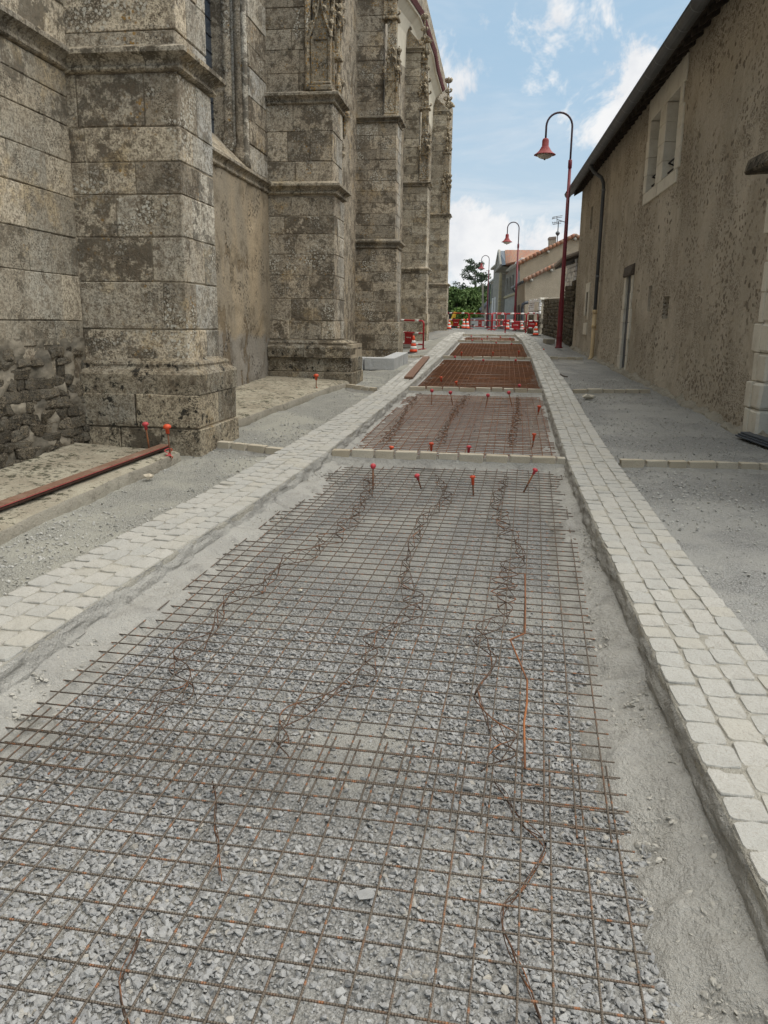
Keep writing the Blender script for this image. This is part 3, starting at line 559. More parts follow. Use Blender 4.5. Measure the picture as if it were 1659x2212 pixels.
# transverse edging rows, bedded in mortar
def rowstone(k):
    r = np.random.default_rng(300+k); c = []
    for (i, j, q) in BIT: c.append(np.array([(i-0.5)*(1+r.normal(0, 0.02)), (j-0.5)*(1+r.normal(0, 0.06)), (-1 if q == 0 else 0)+r.normal(0, 0.03)]))
    V, F = hexa(c, 0.05); V = [v+np.array([r.normal(0, 0.008), r.normal(0, 0.012)*1, r.normal(0, 0.02)]) for v in V]; return V, F
ROWM = [new_mesh('edging_stone', *rowstone(k), M_ROW) for k in range(9)]
def edging(p, q, label, seed, front=True, w=0.092, hgt=0.08, hl=0.15, _=0):
    r = random.Random(seed); p = np.array(p); q = np.array(q); L = np.linalg.norm((q-p)[:2]); u = (q-p)/L; nrm = np.array([u[1], -u[0], 0])   # nrm points towards the camera
    root = thing('edging_row', (p+q)/2, label, 'edging', 'rows of edging stones across the street')
    n = max(6, int(L/0.04)); P = []
    for d, z in ((-w*0.62, -0.16), (-w*0.60, -0.05), (-w*0.3, -0.035), (w*0.35, -0.038), (w*0.46, -0.058), (w*0.8, -0.10), (w*1.25, -0.128), (w*1.7, -hl-0.02), (w*2.3, -hl-0.08)):
        s = np.linspace(0, 1, n)[:, None]; line = p+(q-p)*s+nrm*(d+(0.03*fnoise(s*L*2, d*5, seed, 3) if d > w*0.7 else 0)); line[:, 2] += z+0.012*fnoise(s[:, 0]*L*5, d*9, seed, 3); P.append(line)
    V, T = sheet(np.stack(P[:5], 1)); put('joint_mortar', big_mesh('joint_mortar', V, T, M_JOINTD, True), root); V, T = sheet(np.stack(P[4:], 1)); put('mortar_bed', big_mesh('mortar_bed', V, T, M_HAUNCH, True), root)
    x = 0.01; an = math.atan2(u[1], u[0])
    while x < L-0.08:
        l = min(r.uniform(0.16, 0.27), L-x-0.005); c = p+u*(x+l/2)
        put('edging_stone', ROWM[r.randrange(9)], root, (c[0], c[1], c[2]+r.gauss(0.004, 0.003)), (0, -math.asin(u[2])*0+r.gauss(0, 0.01), an+r.gauss(0, 0.012)), (l, w*r.uniform(0.92, 1.06), hgt)); x += l+r.uniform(0.016, 0.032)
    return root
ROWY = {}
def trench_row(key, Y, label, seed):
    dY = -0.28 if key == '1' else -0.1
    YL, YR = Y-dY/2, Y+dY/2
    p = (float(XL(YL, 1.0))+0.01, YL, float(zc(YL))-0.004); q = (float(XR(YR, 0.0))-0.01, YR, float(zc(YR))-0.004); ROWY[key] = Y; edging(p, q, label, seed)
trench_row('1', 7.78, 'row of cream edging stones across the trench, nearest of them all', 21)
trench_row('A', 13.62, 'row of cream edging stones across the trench, second from the camera', 22)
trench_row('B', 20.8, 'row of cream edging stones across the trench, third from the camera', 23)
trench_row('C', 28.4, 'row of cream edging stones across the trench, fourth from the camera', 24)
trench_row('D', 32.9, 'row of cream edging stones across the trench, farthest, before the barriers', 25)
def side_row(px1, px2, label, seed):
    p = gnd(*px1, -0.01); q = gnd(*px2, -0.01); edging(p, q, label, seed, hl=0.09)
side_row((472, 953), (619, 970), 'short row of edging stones from the nearest buttress to the left paved band', 31)
side_row((750, 830), (812, 838), 'short row of edging stones beside the second buttress, left of the paved band', 32)
side_row((868, 768), (918, 767.5), 'short row of edging stones at the red and white cone beside the church', 33)
side_row((1338, 993), (1800, 1004), 'row of edging stones across the right pavement, nearest to the camera', 34)
side_row((1237, 841), (1404, 842), 'row of edging stones across the right pavement, before the narrow door', 35)
side_row((1188, 771), (1259, 772), 'row of edging stones across the right pavement, beside the nearest lamp post', 36)

# crushed stone: real chips
ICO_T = (1+5**0.5)/2
ICO_V = np.array([(-1, ICO_T, 0), (1, ICO_T, 0), (-1, -ICO_T, 0), (1, -ICO_T, 0), (0, -1, ICO_T), (0, 1, ICO_T), (0, -1, -ICO_T), (0, 1, -ICO_T), (ICO_T, 0, -1), (ICO_T, 0, 1), (-ICO_T, 0, -1), (-ICO_T, 0, 1)])/1.9
ICO_F = np.array([(0, 11, 5), (0, 5, 1), (0, 1, 7), (0, 7, 10), (0, 10, 11), (1, 5, 9), (5, 11, 4), (11, 10, 2), (10, 7, 6), (7, 1, 8), (3, 9, 4), (3, 4, 2), (3, 2, 6), (3, 6, 8), (3, 8, 9), (4, 9, 5), (2, 4, 11), (6, 2, 10), (8, 6, 7), (9, 8, 1)])
def rock_variants(n, seed):
    r = np.random.default_rng(seed); out = []
    for _ in range(n):
        v = ICO_V*(1+r.normal(0, 0.17, (12, 1)))
        for _k in range(5):                                   # planed faces: clip against random planes
            d = r.normal(0, 1, 3); d /= np.linalg.norm(d); h = r.uniform(0.45, 0.8); e = np.maximum(v@d-h, 0); v = v-e[:, None]*d
        out.append(v*np.array([1, r.uniform(0.55, 0.95), r.uniform(0.3, 0.62)]))
    return np.array(out)
RV = rock_variants(40, 5)
def rotmats(n, r, flat=0.5):
    a = r.uniform(0, 2*math.pi, n); b = r.normal(0, flat, n); c = r.normal(0, flat, n)
    ca, sa, cb, sb, cc, sc = np.cos(a), np.sin(a), np.cos(b), np.sin(b), np.cos(c), np.sin(c); R = np.zeros((n, 3, 3))
    R[:, 0, 0] = ca*cb; R[:, 0, 1] = ca*sb*sc-sa*cc; R[:, 0, 2] = ca*sb*cc+sa*sc; R[:, 1, 0] = sa*cb; R[:, 1, 1] = sa*sb*sc+ca*cc; R[:, 1, 2] = sa*sb*cc-ca*sc; R[:, 2, 0] = -sb; R[:, 2, 1] = cb*sc; R[:, 2, 2] = cb*cc
    return R
def chips_mesh(name, P, S, mt, seed):
    r = np.random.default_rng(seed); n = len(P); v = RV[r.integers(0, len(RV), n)]*S[:, None, None]; R = rotmats(n, r)
    v = np.einsum('nij,nkj->nki', R, v)+P[:, None, :]
    T = ICO_F[None]+12*np.arange(n)[:, None, None]
    return big_mesh(name, v.reshape(-1, 3), T.reshape(-1, 3), mt)
def scatter(name, n, xa, xb, y0, y1, smin, smax, zf, mt, seed, keep=None, ypow=1.0, label=None, zlift=0.25):
    r = np.random.default_rng(seed); Y = y0+(y1-y0)*r.random(n)**ypow; u = r.random(n); X = xa(Y)*(1-u)+xb(Y)*u
    if keep is not None: k = keep(X, Y, r.random(n)); X, Y = X[k], Y[k]
    S = smin+(smax-smin)*r.random(len(X))**2.6
    return tag(put(name, chips_mesh(name, np.stack([X, Y, zf(X, Y)+S*zlift+r.random(len(X))*0.004], 1), S, mt, seed+1)), label, kind='stuff')
tl = lambda Y: XL(Y, 1.0)+0.16+0.07*fnoise(Y*1.1, 4.0, 0, 3); tr = lambda Y: XR(Y, 0.0)-0.19-0.07*fnoise(Y*1.1, 9.0, 0, 3)
bedz = lambda X, Y: zc(Y)-TRD+0.022*fnoise(X*1.3, Y*1.3, 0, 3)+0.01*fnoise(X*14, Y*14, 3, 3)
dusty = lambda X, Y: fnoise(X*0.9+3, Y*0.75, 2, 4)
scatter('crushed_stone', 66000, tl, tr, 1.3, 4.0, 0.0045, 0.0175, bedz, M_CHIP, 41, lambda X, Y, q: q < np.clip(1.05-2.2*np.clip(dusty(X, Y)-0.0, 0, 1)-0.30*np.clip(Y-2.5, 0, 9), 0.05, 1), 1.25, 'loose grey crushed stone under the nearest steel mesh')
scatter('crushed_stone', 22000, tl, tr, 3.4, 7.6, 0.004, 0.0125, bedz, M_CHIP, 43, lambda X, Y, q: q < np.clip(0.55-2.0*dusty(X, Y), 0.05, 1), 1.2, 'finer grey crushed stone towards the first edging row')
scatter('crushed_stone', 4000, tl, tr, 7.9, 14, 0.005, 0.013, bedz, M_CHIP, 45, None, 1.3, 'grey crushed stone under the second steel mesh')
crum = lambda Y: XL(Y, 1.0)+0.03
scatter('mortar_crumbs', 2500, lambda Y: XL(Y, 1.0)+0.02, lambda Y: XL(Y, 1.0)+0.26, 2.5, 9, 0.004, 0.016, lambda X, Y: zc(Y)-0.10-0.42*(X-XL(Y, 1.0)), M_CRUMB, 51, None, 1.3, 'crumbs of dried mortar along the left haunch', 0.5)
scatter('mortar_crumbs', 2500, lambda Y: XR(Y, 0.0)-0.26, lambda Y: XR(Y, 0.0)-0.02, 1.5, 9, 0.004, 0.016, lambda X, Y: zc(Y)-0.10-0.42*(XR(Y, 0.0)-X), M_CRUMB, 53, None, 1.3, 'crumbs of dried mortar along the right haunch', 0.5)
sidez = lambda X, Y: ground_z(X, Y)+0.03*fnoise(X*1.3, Y*1.3, 0, 3)+0.0135*fnoise(X*14, Y*14, 3, 3)
scatter('fine_gravel', 22000, lambda Y: XR(Y, 1.0)+0.02, lambda Y: 4.4+0.1122*(Y-10), 1.8, 17, 0.004, 0.0175, sidez, M_CHIPS, 47, lambda X, Y, q: q < np.clip(0.55-1.7*dusty(X, Y)+0.9*np.clip(0.25-(X-XR(Y, 1.0)), 0, 1), 0.08, 1), 1.6, 'grey gravel beside the right paved band')
scatter('fine_gravel', 22000, lambda Y: XL(Y, 0.0)-2.2, lambda Y: XL(Y, 0.0)-0.02, 3.0, 18, 0.004, 0.0175, lambda X, Y: ground_z(X, Y)+0.035*fnoise(X*1.3, Y*1.3, 0, 3)+0.0157*fnoise(X*14, Y*14, 3, 3), M_CHIPS, 49, lambda X, Y, q: (q < np.clip(0.5-1.8*dusty(X, Y), 0.06, 1)) & ((np.stack([X, Y], -1)@eb[:2]) > -3.12), 1.5, 'grey gravel between the church and the left paved band')
tag(MB().tube([gnd(1210, 808, 0.01), gnd(1216, 812, 0.012), gnd(1226, 814, 0.01)], 0.014, 5).build('dark_stick', M_LINTEL), 'short dark stick on the gravel beside the right paved band', 'stick')
# a few pale or bigger stones
for i, (x, y, s, dz) in enumerate(((1267, 858, 0.12, -0.07), (322, 1028, 0.065, -0.06), (648, 1275, 0.02, -0.19), (1010, 1700, 0.03, -0.18), (792, 1930, 0.035, -0.18))):
    p = gnd(x, y, dz); me = new_mesh('loose_stone', RV[i]*s, [tuple(f) for f in ICO_F], M_ROW if i < 3 else M_CHIP)
    tag(put('loose_stone', me, None, tuple(p)), ['flat yellowish stone on the right pavement before the second edging row', 'pale flat stone lying on the gravel near the long board', 'small pale stone under the steel mesh near the left haunch', 'larger loose stone under the overlap of the two meshes', 'larger grey stone among the nearest crushed stone'][i], 'stone')

# ------------------------------------------------------------------ reinforcing mesh
MZ = -0.118
def bar_mesh(L, r0, mt, k, bow=0.004, n=6, seg=4):
    r = random.Random(k*31+int(L*1000)); b = r.gauss(0, bow); c = r.gauss(0, bow)
    pts = [(b*math.sin(math.pi*t)*L/2, c*math.sin(math.pi*t*2)*L/3, L*t) for t in np.linspace(0, 1, seg+1)]
    V, F = tube(pts, r0, n); return new_mesh('bar', V, F, mt, True)
def orient(d):                                              # rotation taking +Z to d
    return Vector(d).to_track_quat('Z', 'Y').to_euler()
def mesh_panel(label, o, u, v, nu, nv, mt, seed, over_u=0.06, over_v=0.05, r0=0.0035, single=True, sp=0.1, skip=()):
    # nv bars run along u (length nu*sp), nu bars run along v
    r = random.Random(seed); Lu = (nu-1)*sp+2*over_u; Lv = (nv-1)*sp+2*over_v
    root = thing('steel_mesh', o, label, 'steel mesh', 'welded reinforcing meshes laid in the trench')
    nz = np.cross(v, u); nz = nz/np.linalg.norm(nz); nz = nz if nz[2] > 0 else -nz
    longs = [bar_mesh(Lu, r0, mt, k) for k in range(4)]; trans = [bar_mesh(Lv, r0, mt, 9+k) for k in range(4)]
    if single:
        for j in range(nv):
            if j in skip: continue
            p = o+v*(j*sp+r.gauss(0, 0.0012))-u*(over_u+r.gauss(0, 0.004))+nz*r.gauss(0, 0.0015); e = (Vector(u)+Vector(v)*r.gauss(0, 0.0007)).normalized()
            put('bar', longs[r.randrange(4)], root, tuple(p), orient(e))
        for i in range(nu):
            p = o+u*(i*sp+r.gauss(0, 0.002))-v*(over_v+r.gauss(0, 0.004))-nz*2*r0; e = (Vector(v)+Vector(u)*r.gauss(0, 0.0012)).normalized()
            put('bar', trans[r.randrange(4)], root, tuple(p), orient(e))
    else:
        mb = MB()
        for j in range(nv):
            p = o+v*(j*sp)-u*over_u+nz*r.gauss(0, 0.003); m1 = p+u*Lu/2+nz*r.gauss(0, 0.008); mb.tube([p, m1, p+u*Lu], r0*1.3, 5)
        for i in range(nu):
            w = nz*(0.006*math.sin(i*0.19+seed)); p = o+u*(i*sp+r.gauss(0, 0.004))-v*over_v-nz*2*r0+w; m1 = p+v*Lv/2+nz*r.gauss(0, 0.006); mb.tube([p, m1, p+v*Lv], r0*1.35, 5)
        tag(mb.build('bars', mt, root, True), kind='stuff')
    return root
def unit(a): a = np.array(a, float); return a/np.linalg.norm(a)
R0, R1 = gnd(1215.8, 1015.8, MZ), gnd(1306.6, 1588.8, MZ); L0, L1 = gnd(725.8, 995.9, MZ), gnd(0, 1590.6, MZ)
u0 = unit(unit(R0-R1)+unit(L0-L1)); vv = np.array([u0[1], -u0[0], 0]); vv = unit(vv); v0 = vv
wid = float(np.dot(R0-L0, v0)); NV = int(round(wid/0.1))+1; SP = wid/(NV-1)
nearA = gnd(1345, 1830, MZ); far = R0+u0*0.02
lenA = float(np.dot(far-nearA, u0)); NA = int(lenA/0.1)+1
oA = far-u0*(NA-1)*0.1-v0*SP*(NV-1)
mesh_panel('grey brown steel mesh in the nearest trench bay, far end at the first edging row', oA, u0, v0, NA, NV, M_BAR, 51, sp=0.1, skip=())
overlap = gnd(1125, 1668, MZ-0.008)
endB = round(float(np.dot(overlap-oA, u0))/0.1)*0.1+0.034; NB = 34
oB = oA+u0*(endB-(NB-1)*0.1)+v0*0.021-np.array([0, 0, 0.019])
mesh_panel('grey steel mesh in the foreground with lapped far end, running out under the camera', oB, u0, v0, NB, NV, M_BAR, 52)
def bay_mesh(label, k0, k1, mt, single, seed, near=0.14, far_=0.24, layers=1, dz=MZ):
    Y0, Y1 = ROWY[k0]+near, ROWY[k1]-far_
    xl0, xr0 = float(XL(Y0, 1)), float(XR(Y0, 0)); xl1, xr1 = float(XL(Y1, 1)), float(XR(Y1, 0))
    p0 = np.array([(xl0+xr0)/2, Y0, float(zc(Y0))+dz]); p1 = np.array([(xl1+xr1)/2, Y1, float(zc(Y1))+dz]); u = unit(p1-p0); v = unit([u[1], -u[0], 0])
    wd = min(xr0-xl0, xr1-xl1)-0.16; nv = int(wd/0.1)+1; nu = int(np.linalg.norm(p1-p0)/0.1)+1
    for L in range(layers):
        mesh_panel(label if L == 0 else label.replace('lower', 'upper'), p0-v*(nv-1)*0.05+np.array([0, 0, 0.03*L])+u*0.04*L+v*0.03*L, u, v, nu, nv, mt, seed+L, single=single, over_u=0.05)
bay_mesh('rust brown steel mesh between the first and second edging rows', '1', 'A', M_BAR1, True, 55, dz=-0.104)
bay_mesh('dark rust red lower steel mesh between the second and third edging rows', 'A', 'B', M_BARR, False, 57, layers=2, dz=-0.11)
bay_mesh('dark rust red lower steel mesh between the third and fourth edging rows', 'B', 'C', M_BARR, False, 60, layers=2, dz=-0.11)
bay_mesh('rust red steel mesh between the fourth and last edging rows', 'C', 'D', M_BARR, False, 63, dz=-0.115)
p0 = np.array([0, ROWY['D'], 0])
ROWY['E'] = 34.75
bay_mesh('strip of rust red steel mesh beyond the last edging row', 'D', 'E', M_BARR, False, 66, dz=-0.13)

# snaking wire spacers under the mesh: two wavy chords tied by zigzags
def spacer(px, label, seed, amp=0.055, z0=-0.19, mt=None, dens=0.10):
    r = random.Random(seed); P = np.array([gnd(x, y, -0.16) for x, y in px]); d = np.concatenate([[0], np.cumsum(np.linalg.norm(np.diff(P, axis=0), axis=1))]); n = max(8, int(d[-1]/0.035)); s = np.linspace(0, d[-1], n)
    C = np.stack([np.interp(s, d, P[:, k]) for k in range(3)], 1)
    for _ in range(2): C[1:-1] = (C[:-2]+2*C[1:-1]+C[2:])/4
    tg = np.gradient(C, axis=0); tg /= np.linalg.norm(tg, axis=1)[:, None]; nn = np.stack([tg[:, 1], -tg[:, 0], 0*s], 1)
    root = thing('wire_spacer', C[0], label, 'wire spacer', 'snaking wire spacers under the nearest mesh')
    ph = r.random()*6; wv1 = s*15+ph+3.2*fnoise(s*2.2, seed, 0, 3); am = amp*(0.75+1.0*fnoise(s*1.7, seed, 4, 3)); a = C+nn*(am*np.sin(wv1))[:, None]; b = C+nn*(am*np.sin(wv1+0.8+2*fnoise(s*1.3, seed, 8, 2)))[:, None]
    g = GRADE*C[:, 1]; lo = 0.03 if amp < 0.03 else 0; a[:, 2] = g-0.162-lo*0.6; b[:, 2] = g-0.098-lo*2
    MB().tube(a, 0.0027 if amp > 0.03 else 0.0017, 5).build('lower_wire', mt or M_WIRE, root, True); MB().tube(b, 0.0027 if amp > 0.03 else 0.0017, 5).build('upper_wire', mt or M_WIRE, root, True)
    zz = MB(); pts = []
    for i in range(0, n, 2): pts.append(a[i] if (i//2) % 2 else b[i])
    zz.tube(pts, 0.0023, 5); zz.build('zigzag_wire', mt or M_WIRE, root, True)
spacer([(800, 1035), (788, 1088), (752, 1145), (692, 1185), (600, 1235), (568, 1280), (478, 1310), (470, 1372), (375, 1440), (405, 1515), (300, 1560)], 'snaking rusty wire spacer under the nearest mesh, leftmost of three', 71)
spacer([(945, 1040), (968, 1085), (912, 1130), (885, 1200), (868, 1262), (905, 1322), (800, 1400), (795, 1480), (640, 1545), (602, 1595), (612, 1640)], 'snaking rusty wire spacer under the nearest mesh, middle of three', 72)
spacer([(1092, 1040), (1070, 1095), (1092, 1160), (1130, 1195), (1095, 1250), (1085, 1292), (1108, 1335), (1025, 1382), (1075, 1445), (1015, 1510), (1075, 1595), (1120, 1622), (1048, 1670)], 'snaking rusty wire spacer under the nearest mesh, rightmost of three', 73)
spacer([(455, 1690), (470, 1760), (465, 1840), (480, 1890)], 'bent rusty wire under the foreground mesh on the left', 74, 0.02)
spacer([(290, 2010), (255, 2090), (262, 2150), (300, 2230)], 'bent rusty wire under the foreground mesh at the bottom left', 75, 0.025)
spacer([(1180, 1830), (1080, 1960), (1110, 2060), (1170, 2200)], 'bent rusty wire under the foreground mesh at the right', 76, 0.02)
spacer([(1060, 1690), (1150, 1780), (1170, 1830)], 'bent rusty wire under the lapped mesh ends at the right', 77, 0.02)
for k, (px, nm) in enumerate((([(905, 855), (880, 885), (858, 925), (830, 958)], 'left'), ([(1010, 858), (985, 890), (962, 930), (950, 962)], 'middle'), ([(1118, 862), (1118, 900), (1108, 940), (1105, 968)], 'right'))):
    spacer(px, 'rusty wire spacer under the second mesh, %s of three' % nm, 80+k, 0.06)
# a bent loose bar among the right-hand wires
pts = [gnd(x, y, -0.105) for x, y in ((1134, 1240), (1135, 1300), (1134, 1368), (1102, 1382), (1118, 1420), (1139, 1470), (1138, 1520), (1132, 1560), (1134, 1660))]
tag(MB().tube(pts, 0.0045, 6).build('bent_bar', M_BAR1, None, True), 'bent rusty steel bar kinked over the nearest mesh at the right', 'steel bar')

# stakes with safety caps
def stake(px, py, label, dzcap, lean=(0, 0), capm=None, h=0.22, s=1.0, kind='mushroom', string=False, group='capped steel stakes'):
    # (px,py): where the cap shows; the cap sits dzcap above the paved level
    c = gnd(px, py, dzcap); base = c+np.array([lean[0], lean[1], -h])
    root = thing('capped_stake', base, label, 'stake', group)
    MB().tube([base, c], 0.008, 6).build('rod', M_BAR1 if not string else M_BARR, root, True)
    ax = unit(c-base)
    if kind == 'mushroom': prof = [(0.016*s, -0.055*s), (0.018*s, -0.015*s), (0.033*s, -0.008*s), (0.036*s, 0.004*s), (0.030*s, 0.018*s), (0.014*s, 0.027*s)]
    elif kind == 'ball': prof = [(0.012*s, -0.034*s), (0.028*s, -0.022*s), (0.036*s, 0.0), (0.031*s, 0.020*s), (0.014*s, 0.033*s)]
    else: prof = [(0.017*s, -0.10*s), (0.020*s, -0.02*s), (0.034*s, -0.012*s), (0.035*s, 0.006*s), (0.022*s, 0.016*s)]
    MB().lathe(prof, c, 12, ax).build('cap', capm or M_CAPP, root, True)
    if string:
        pts = [base+np.array([0.02*math.sin(t*9), 0.02*math.cos(t*9), 0.02+0.10*t]) for t in np.linspace(0, 1, 14)]; MB().tube(pts, 0.004, 5).build('string', M_CAPO, root, True)
    return root
spots = [ # x, y, cap height, lean x, lean y, kind, colour, label
 (806, 1007, 0.02, 0, 0, 'ball', 'P', 'pink ball cap on an upright black rod before the first edging row'),
 (901, 1028, -0.08, 0.04, 0.02, 'mushroom', 'P', 'pink red cap lying low on the nearest mesh, left of the middle'),
 (1021, 1030, -0.03, 0.01, -0.03, 'tube', 'O', 'orange tube cap tilted over the nearest mesh near its middle'),
 (1156, 1016, 0.00, -0.10, -0.03, 'mushroom', 'P', 'pink cap on a leaning black rod at the right end of the first row'),
 (846, 966, 0.01, -0.05, 0, 'tube', 'O', 'red orange cap just behind the first edging row, leftmost'),
 (932, 958, 0.03, 0.0, 0, 'tube', 'O', 'red orange cap standing just behind the first edging row, second from left'),
 (1013, 965, 0.02, -0.01, 0, 'tube', 'P', 'pink orange cap just behind the first edging row, third from left'),
 (1154, 938, -0.02, -0.02, -0.03, 'tube', 'O', 'bright orange cap on the second mesh near its right edge'),
 (933, 844, 0.02, 0, 0, 'ball', 'P', 'red ball cap before the second edging row, leftmost'),
 (973, 848, 0.0, 0.04, -0.03, 'ball', 'P', 'red ball cap on a leaning rod before the second edging row, second from left'),
 (1054, 854, 0.0, -0.03, -0.02, 'ball', 'P', 'red ball cap before the second edging row, third from left'),
 (1099, 848, 0.02, 0.06, -0.03, 'ball', 'P', 'pink ball cap on a leaning rod before the second edging row, rightmost'),
 (953, 815, -0.01, 0, 0, 'tube', 'O', 'orange tube cap on the dark rust mesh behind the second row, leftmost'),
 (985, 825, -0.04, 0.06, 0, 'tube', 'O', 'orange tube cap tipped over on the dark rust mesh behind the second row'),
 (1122, 833, -0.04, 0, 0, 'ball', 'P', 'red cap on the dark rust mesh behind the second row, rightmost'),
 (1165, 878, -0.03, -0.02, 0, 'tube', 'O', 'orange cap at the right edge of the second mesh'),
 (983, 771, 0.02, 0.03, 0, 'ball', 'P', 'red cap before the third edging row, leftmost'),
 (1022, 776, -0.02, 0.02, 0, 'ball', 'W', 'pale whitish cap before the third edging row'),
 (1044, 778, -0.03, 0.06, 0, 'ball', 'P', 'red cap before the third edging row, right of the pale one'),
 (1114, 778, -0.02, 0, 0, 'ball', 'P', 'red cap before the third edging row, rightmost'),
 (997, 761, 0.05, 0, 0, 'tube', 'O', 'red cap standing behind the third edging row, leftmost'),
 (1065, 761, 0.05, 0, 0, 'tube', 'O', 'red cap standing behind the third edging row, middle'),
 (1121, 759, 0.07, 0, 0, 'tube', 'O', 'red cap standing behind the third edging row, rightmost'),
 (1020, 735, 0.05, 0, 0, 'ball', 'P', 'red cap before the fourth edging row, leftmost'),
 (1041, 733, 0.10, 0.03, 0, 'ball', 'P', 'red cap before the fourth edging row, second from left'),
 (1072, 740, 0.02, 0.02, 0, 'ball', 'P', 'red cap before the fourth edging row, third from left'),
 (1105, 743, -0.02, 0, 0, 'ball', 'P', 'red cap before the fourth edging row, rightmost'),
 (1018, 726, 0.03, 0, 0, 'ball', 'P', 'red cap behind the fourth edging row, leftmost'),
 (1053, 727, 0.03, 0, 0, 'ball', 'P', 'red cap behind the fourth edging row, second from left'),
 (1081, 728, 0.03, 0, 0, 'ball', 'P', 'red cap behind the fourth edging row, third from left'),
 (1102, 731, 0.03, 0, 0, 'ball', 'P', 'red cap behind the fourth edging row, rightmost')]
for x, y, dzc, lx, ly, kd, cm, lb in spots:
    stake(x, y, lb, dzc, (lx, ly), {'P': M_CAPP, 'O': M_CAPO, 'W': M_ROW}[cm], max(0.12, 0.20+dzc), 0.72 if y > 900 else 0.85, kd)
stake(314, 917, 'pink capped thin stake at the foot of the nearest buttress', 0.285, (0.03, 0), M_CAPP, 0.29, 0.9)
stake(361, 923, 'red capped stake tied with red string at the end of the long board', 0.265, (0.02, 0), M_CAPO, 0.32, 1.1, string=True)
stake(683, 812, 'red capped stake with string before the second buttress', 0.20, (0, 0), M_CAPO, 0.30, 1.2, string=True)
stake(1174, 755, 'small red cap on the gravel beside the right paved band', -0.07, (0, 0), M_CAPO, 0.06, 1.0)

# ------------------------------------------------------------------ the church
WB = -4.2
church = thing('church', W(7, WB, 0.2), 'old weathered stone church with stepped buttresses along the left of the street', 'church')
class Joined(MB):
    pass
far_blocks = MB()
def block(parent, fn, r, mt, rnd, jit=0.003, ch=0.008, name='stone_block'):
    c = [q+np.array([rnd.gauss(0, jit), rnd.gauss(0, jit), rnd.gauss(0, jit*0.8)]) for q in box8(fn, r)]
    if parent is None: far_blocks.hexa(c, ch); return
    V, F = hexa(c, ch*rnd.uniform(0.7, 1.5)); put(name, new_mesh(name, V, F, mt), parent)
def cuts(lo, hi, wmin, wmax, rnd, given=None):
    if given is not None: return [lo]+[g for g in given if lo+0.05 < g < hi-0.05]+[hi]
    out = [lo]; x = lo
    while hi-x > wmax*1.25: x += rnd.uniform(wmin, wmax); out.append(x)
    if hi-out[-1] < wmin*0.5 and len(out) > 1: out.pop()
    out.append(hi); return out
def courses(z0, z1, h, rnd):
    n = max(1, int(round((z1-z0)/h))); t = np.cumsum([0]+[rnd.uniform(0.85, 1.15) for _ in range(n)]); return list(z0+(z1-z0)*t/t[-1])
def ashlar(parent, a0, a1, b0, b1, zs, mf, me, seed, wmin=0.32, wmax=0.62, joints=None, depth=0.2, g=0.0035, proud=0.005):
    rnd = random.Random(seed)
    for i in range(len(zs)-1):
        z0, z1 = zs[i]+g, zs[i+1]-g; cdp = min(a1-a0, rnd.uniform(0.24, 0.36) if i % 2 else rnd.uniform(0.42, 0.6))
        if a1-a0-cdp < 0.16: cdp = a1-a0
        bs = cuts(b0, b1, wmin, wmax, rnd, joints[i] if joints and i < len(joints) else None)
        for k in range(len(bs)-1):
            last = k == len(bs)-2; pr = rnd.uniform(0, proud)
            block(parent, W, (a0-pr, a0+(cdp-g if last else depth), bs[k]+(g if k else -0.02), bs[k+1]-g if not last else b1+rnd.uniform(0, proud), z0, z1), mf, rnd)
        as_ = cuts(a0+cdp, a1, 0.25, 0.5, rnd) if a1-a0-cdp > 0.1 else []
        for k in range(len(as_)-1):
            block(parent, W, (as_[k]+g, as_[k+1]-g, b1-depth, b1+rnd.uniform(0, proud), z0, z1), me, rnd)
def core(mb, a0, a1, b0, b1, z0, z1, i=0.009): mb.box(W, (a0+i, a1-i*0.3, b0-0.1, b1-i, z0, z1))
def sweep(parent, name, mt, prof, a0, a1, b0, b1, seed, seg=0.55, closed_back=True):
    rnd = random.Random(seed); g = 0.004
    # positions along the path: t in [0, Lf] front, then end face, then the return at the far side
    bs = cuts(b0, b1-0.28, seg*0.7, seg*1.2, rnd); pieces = []
    for k in range(len(bs)-1): pieces.append([('f', bs[k]+(g if k else 0)), ('f', bs[k+1]-g)])
    am = a0+min(0.34, (a1-a0)*0.5); pieces.append([('f', b1-0.28+g), ('c',), ('e', am-g)]); pieces.append([('e', am+g), ('d',), ('r', b1-0.4)])
    for pc in pieces:
        V = []; F = []; n = len(prof); dj = rnd.gauss(0, 0.003); zj = rnd.gauss(0, 0.002)
        for st in pc:
            for d, z in prof:
                dd = d+dj
                if st[0] == 'f': q = W(a0-dd, st[1], z+zj)
                elif st[0] == 'c': q = W(a0-dd, b1+dd, z+zj)
                elif st[0] == 'e': q = W(st[1], b1+dd, z+zj)
                elif st[0] == 'd': q = W(a1+dd, b1+dd, z+zj)
                else: q = W(a1+dd, st[1], z+zj)
                V.append(q)
        m = len(pc)
        for i in range(m-1):
            for j in range(n): F.append((i*n+j, (i+1)*n+j, (i+1)*n+(j+1) % n, i*n+(j+1) % n))
        F.append(tuple(range(n))); F.append(tuple((m-1)*n+j for j in range(n))[::-1])
        put(name, new_mesh(name, V, F, mt), parent)
def wall_string(parent, prof, a0, a1, b, mt, seed, seg=0.8):
    rnd = random.Random(seed); cs = cuts(a0, a1, seg*0.8, seg*1.2, rnd)
    for k in range(len(cs)-1):
        V = []; n = len(prof)
        for a in (cs[k]+0.003, cs[k+1]-0.003): V += [W(a, b+d, z) for d, z in prof]
        F = [(j, n+j, n+(j+1) % n, (j+1) % n) for j in range(n)]+[tuple(range(n))[::-1], tuple(range(n, 2*n))]
        put('moulding_stone', new_mesh('moulding_stone', V, F, mt), parent)
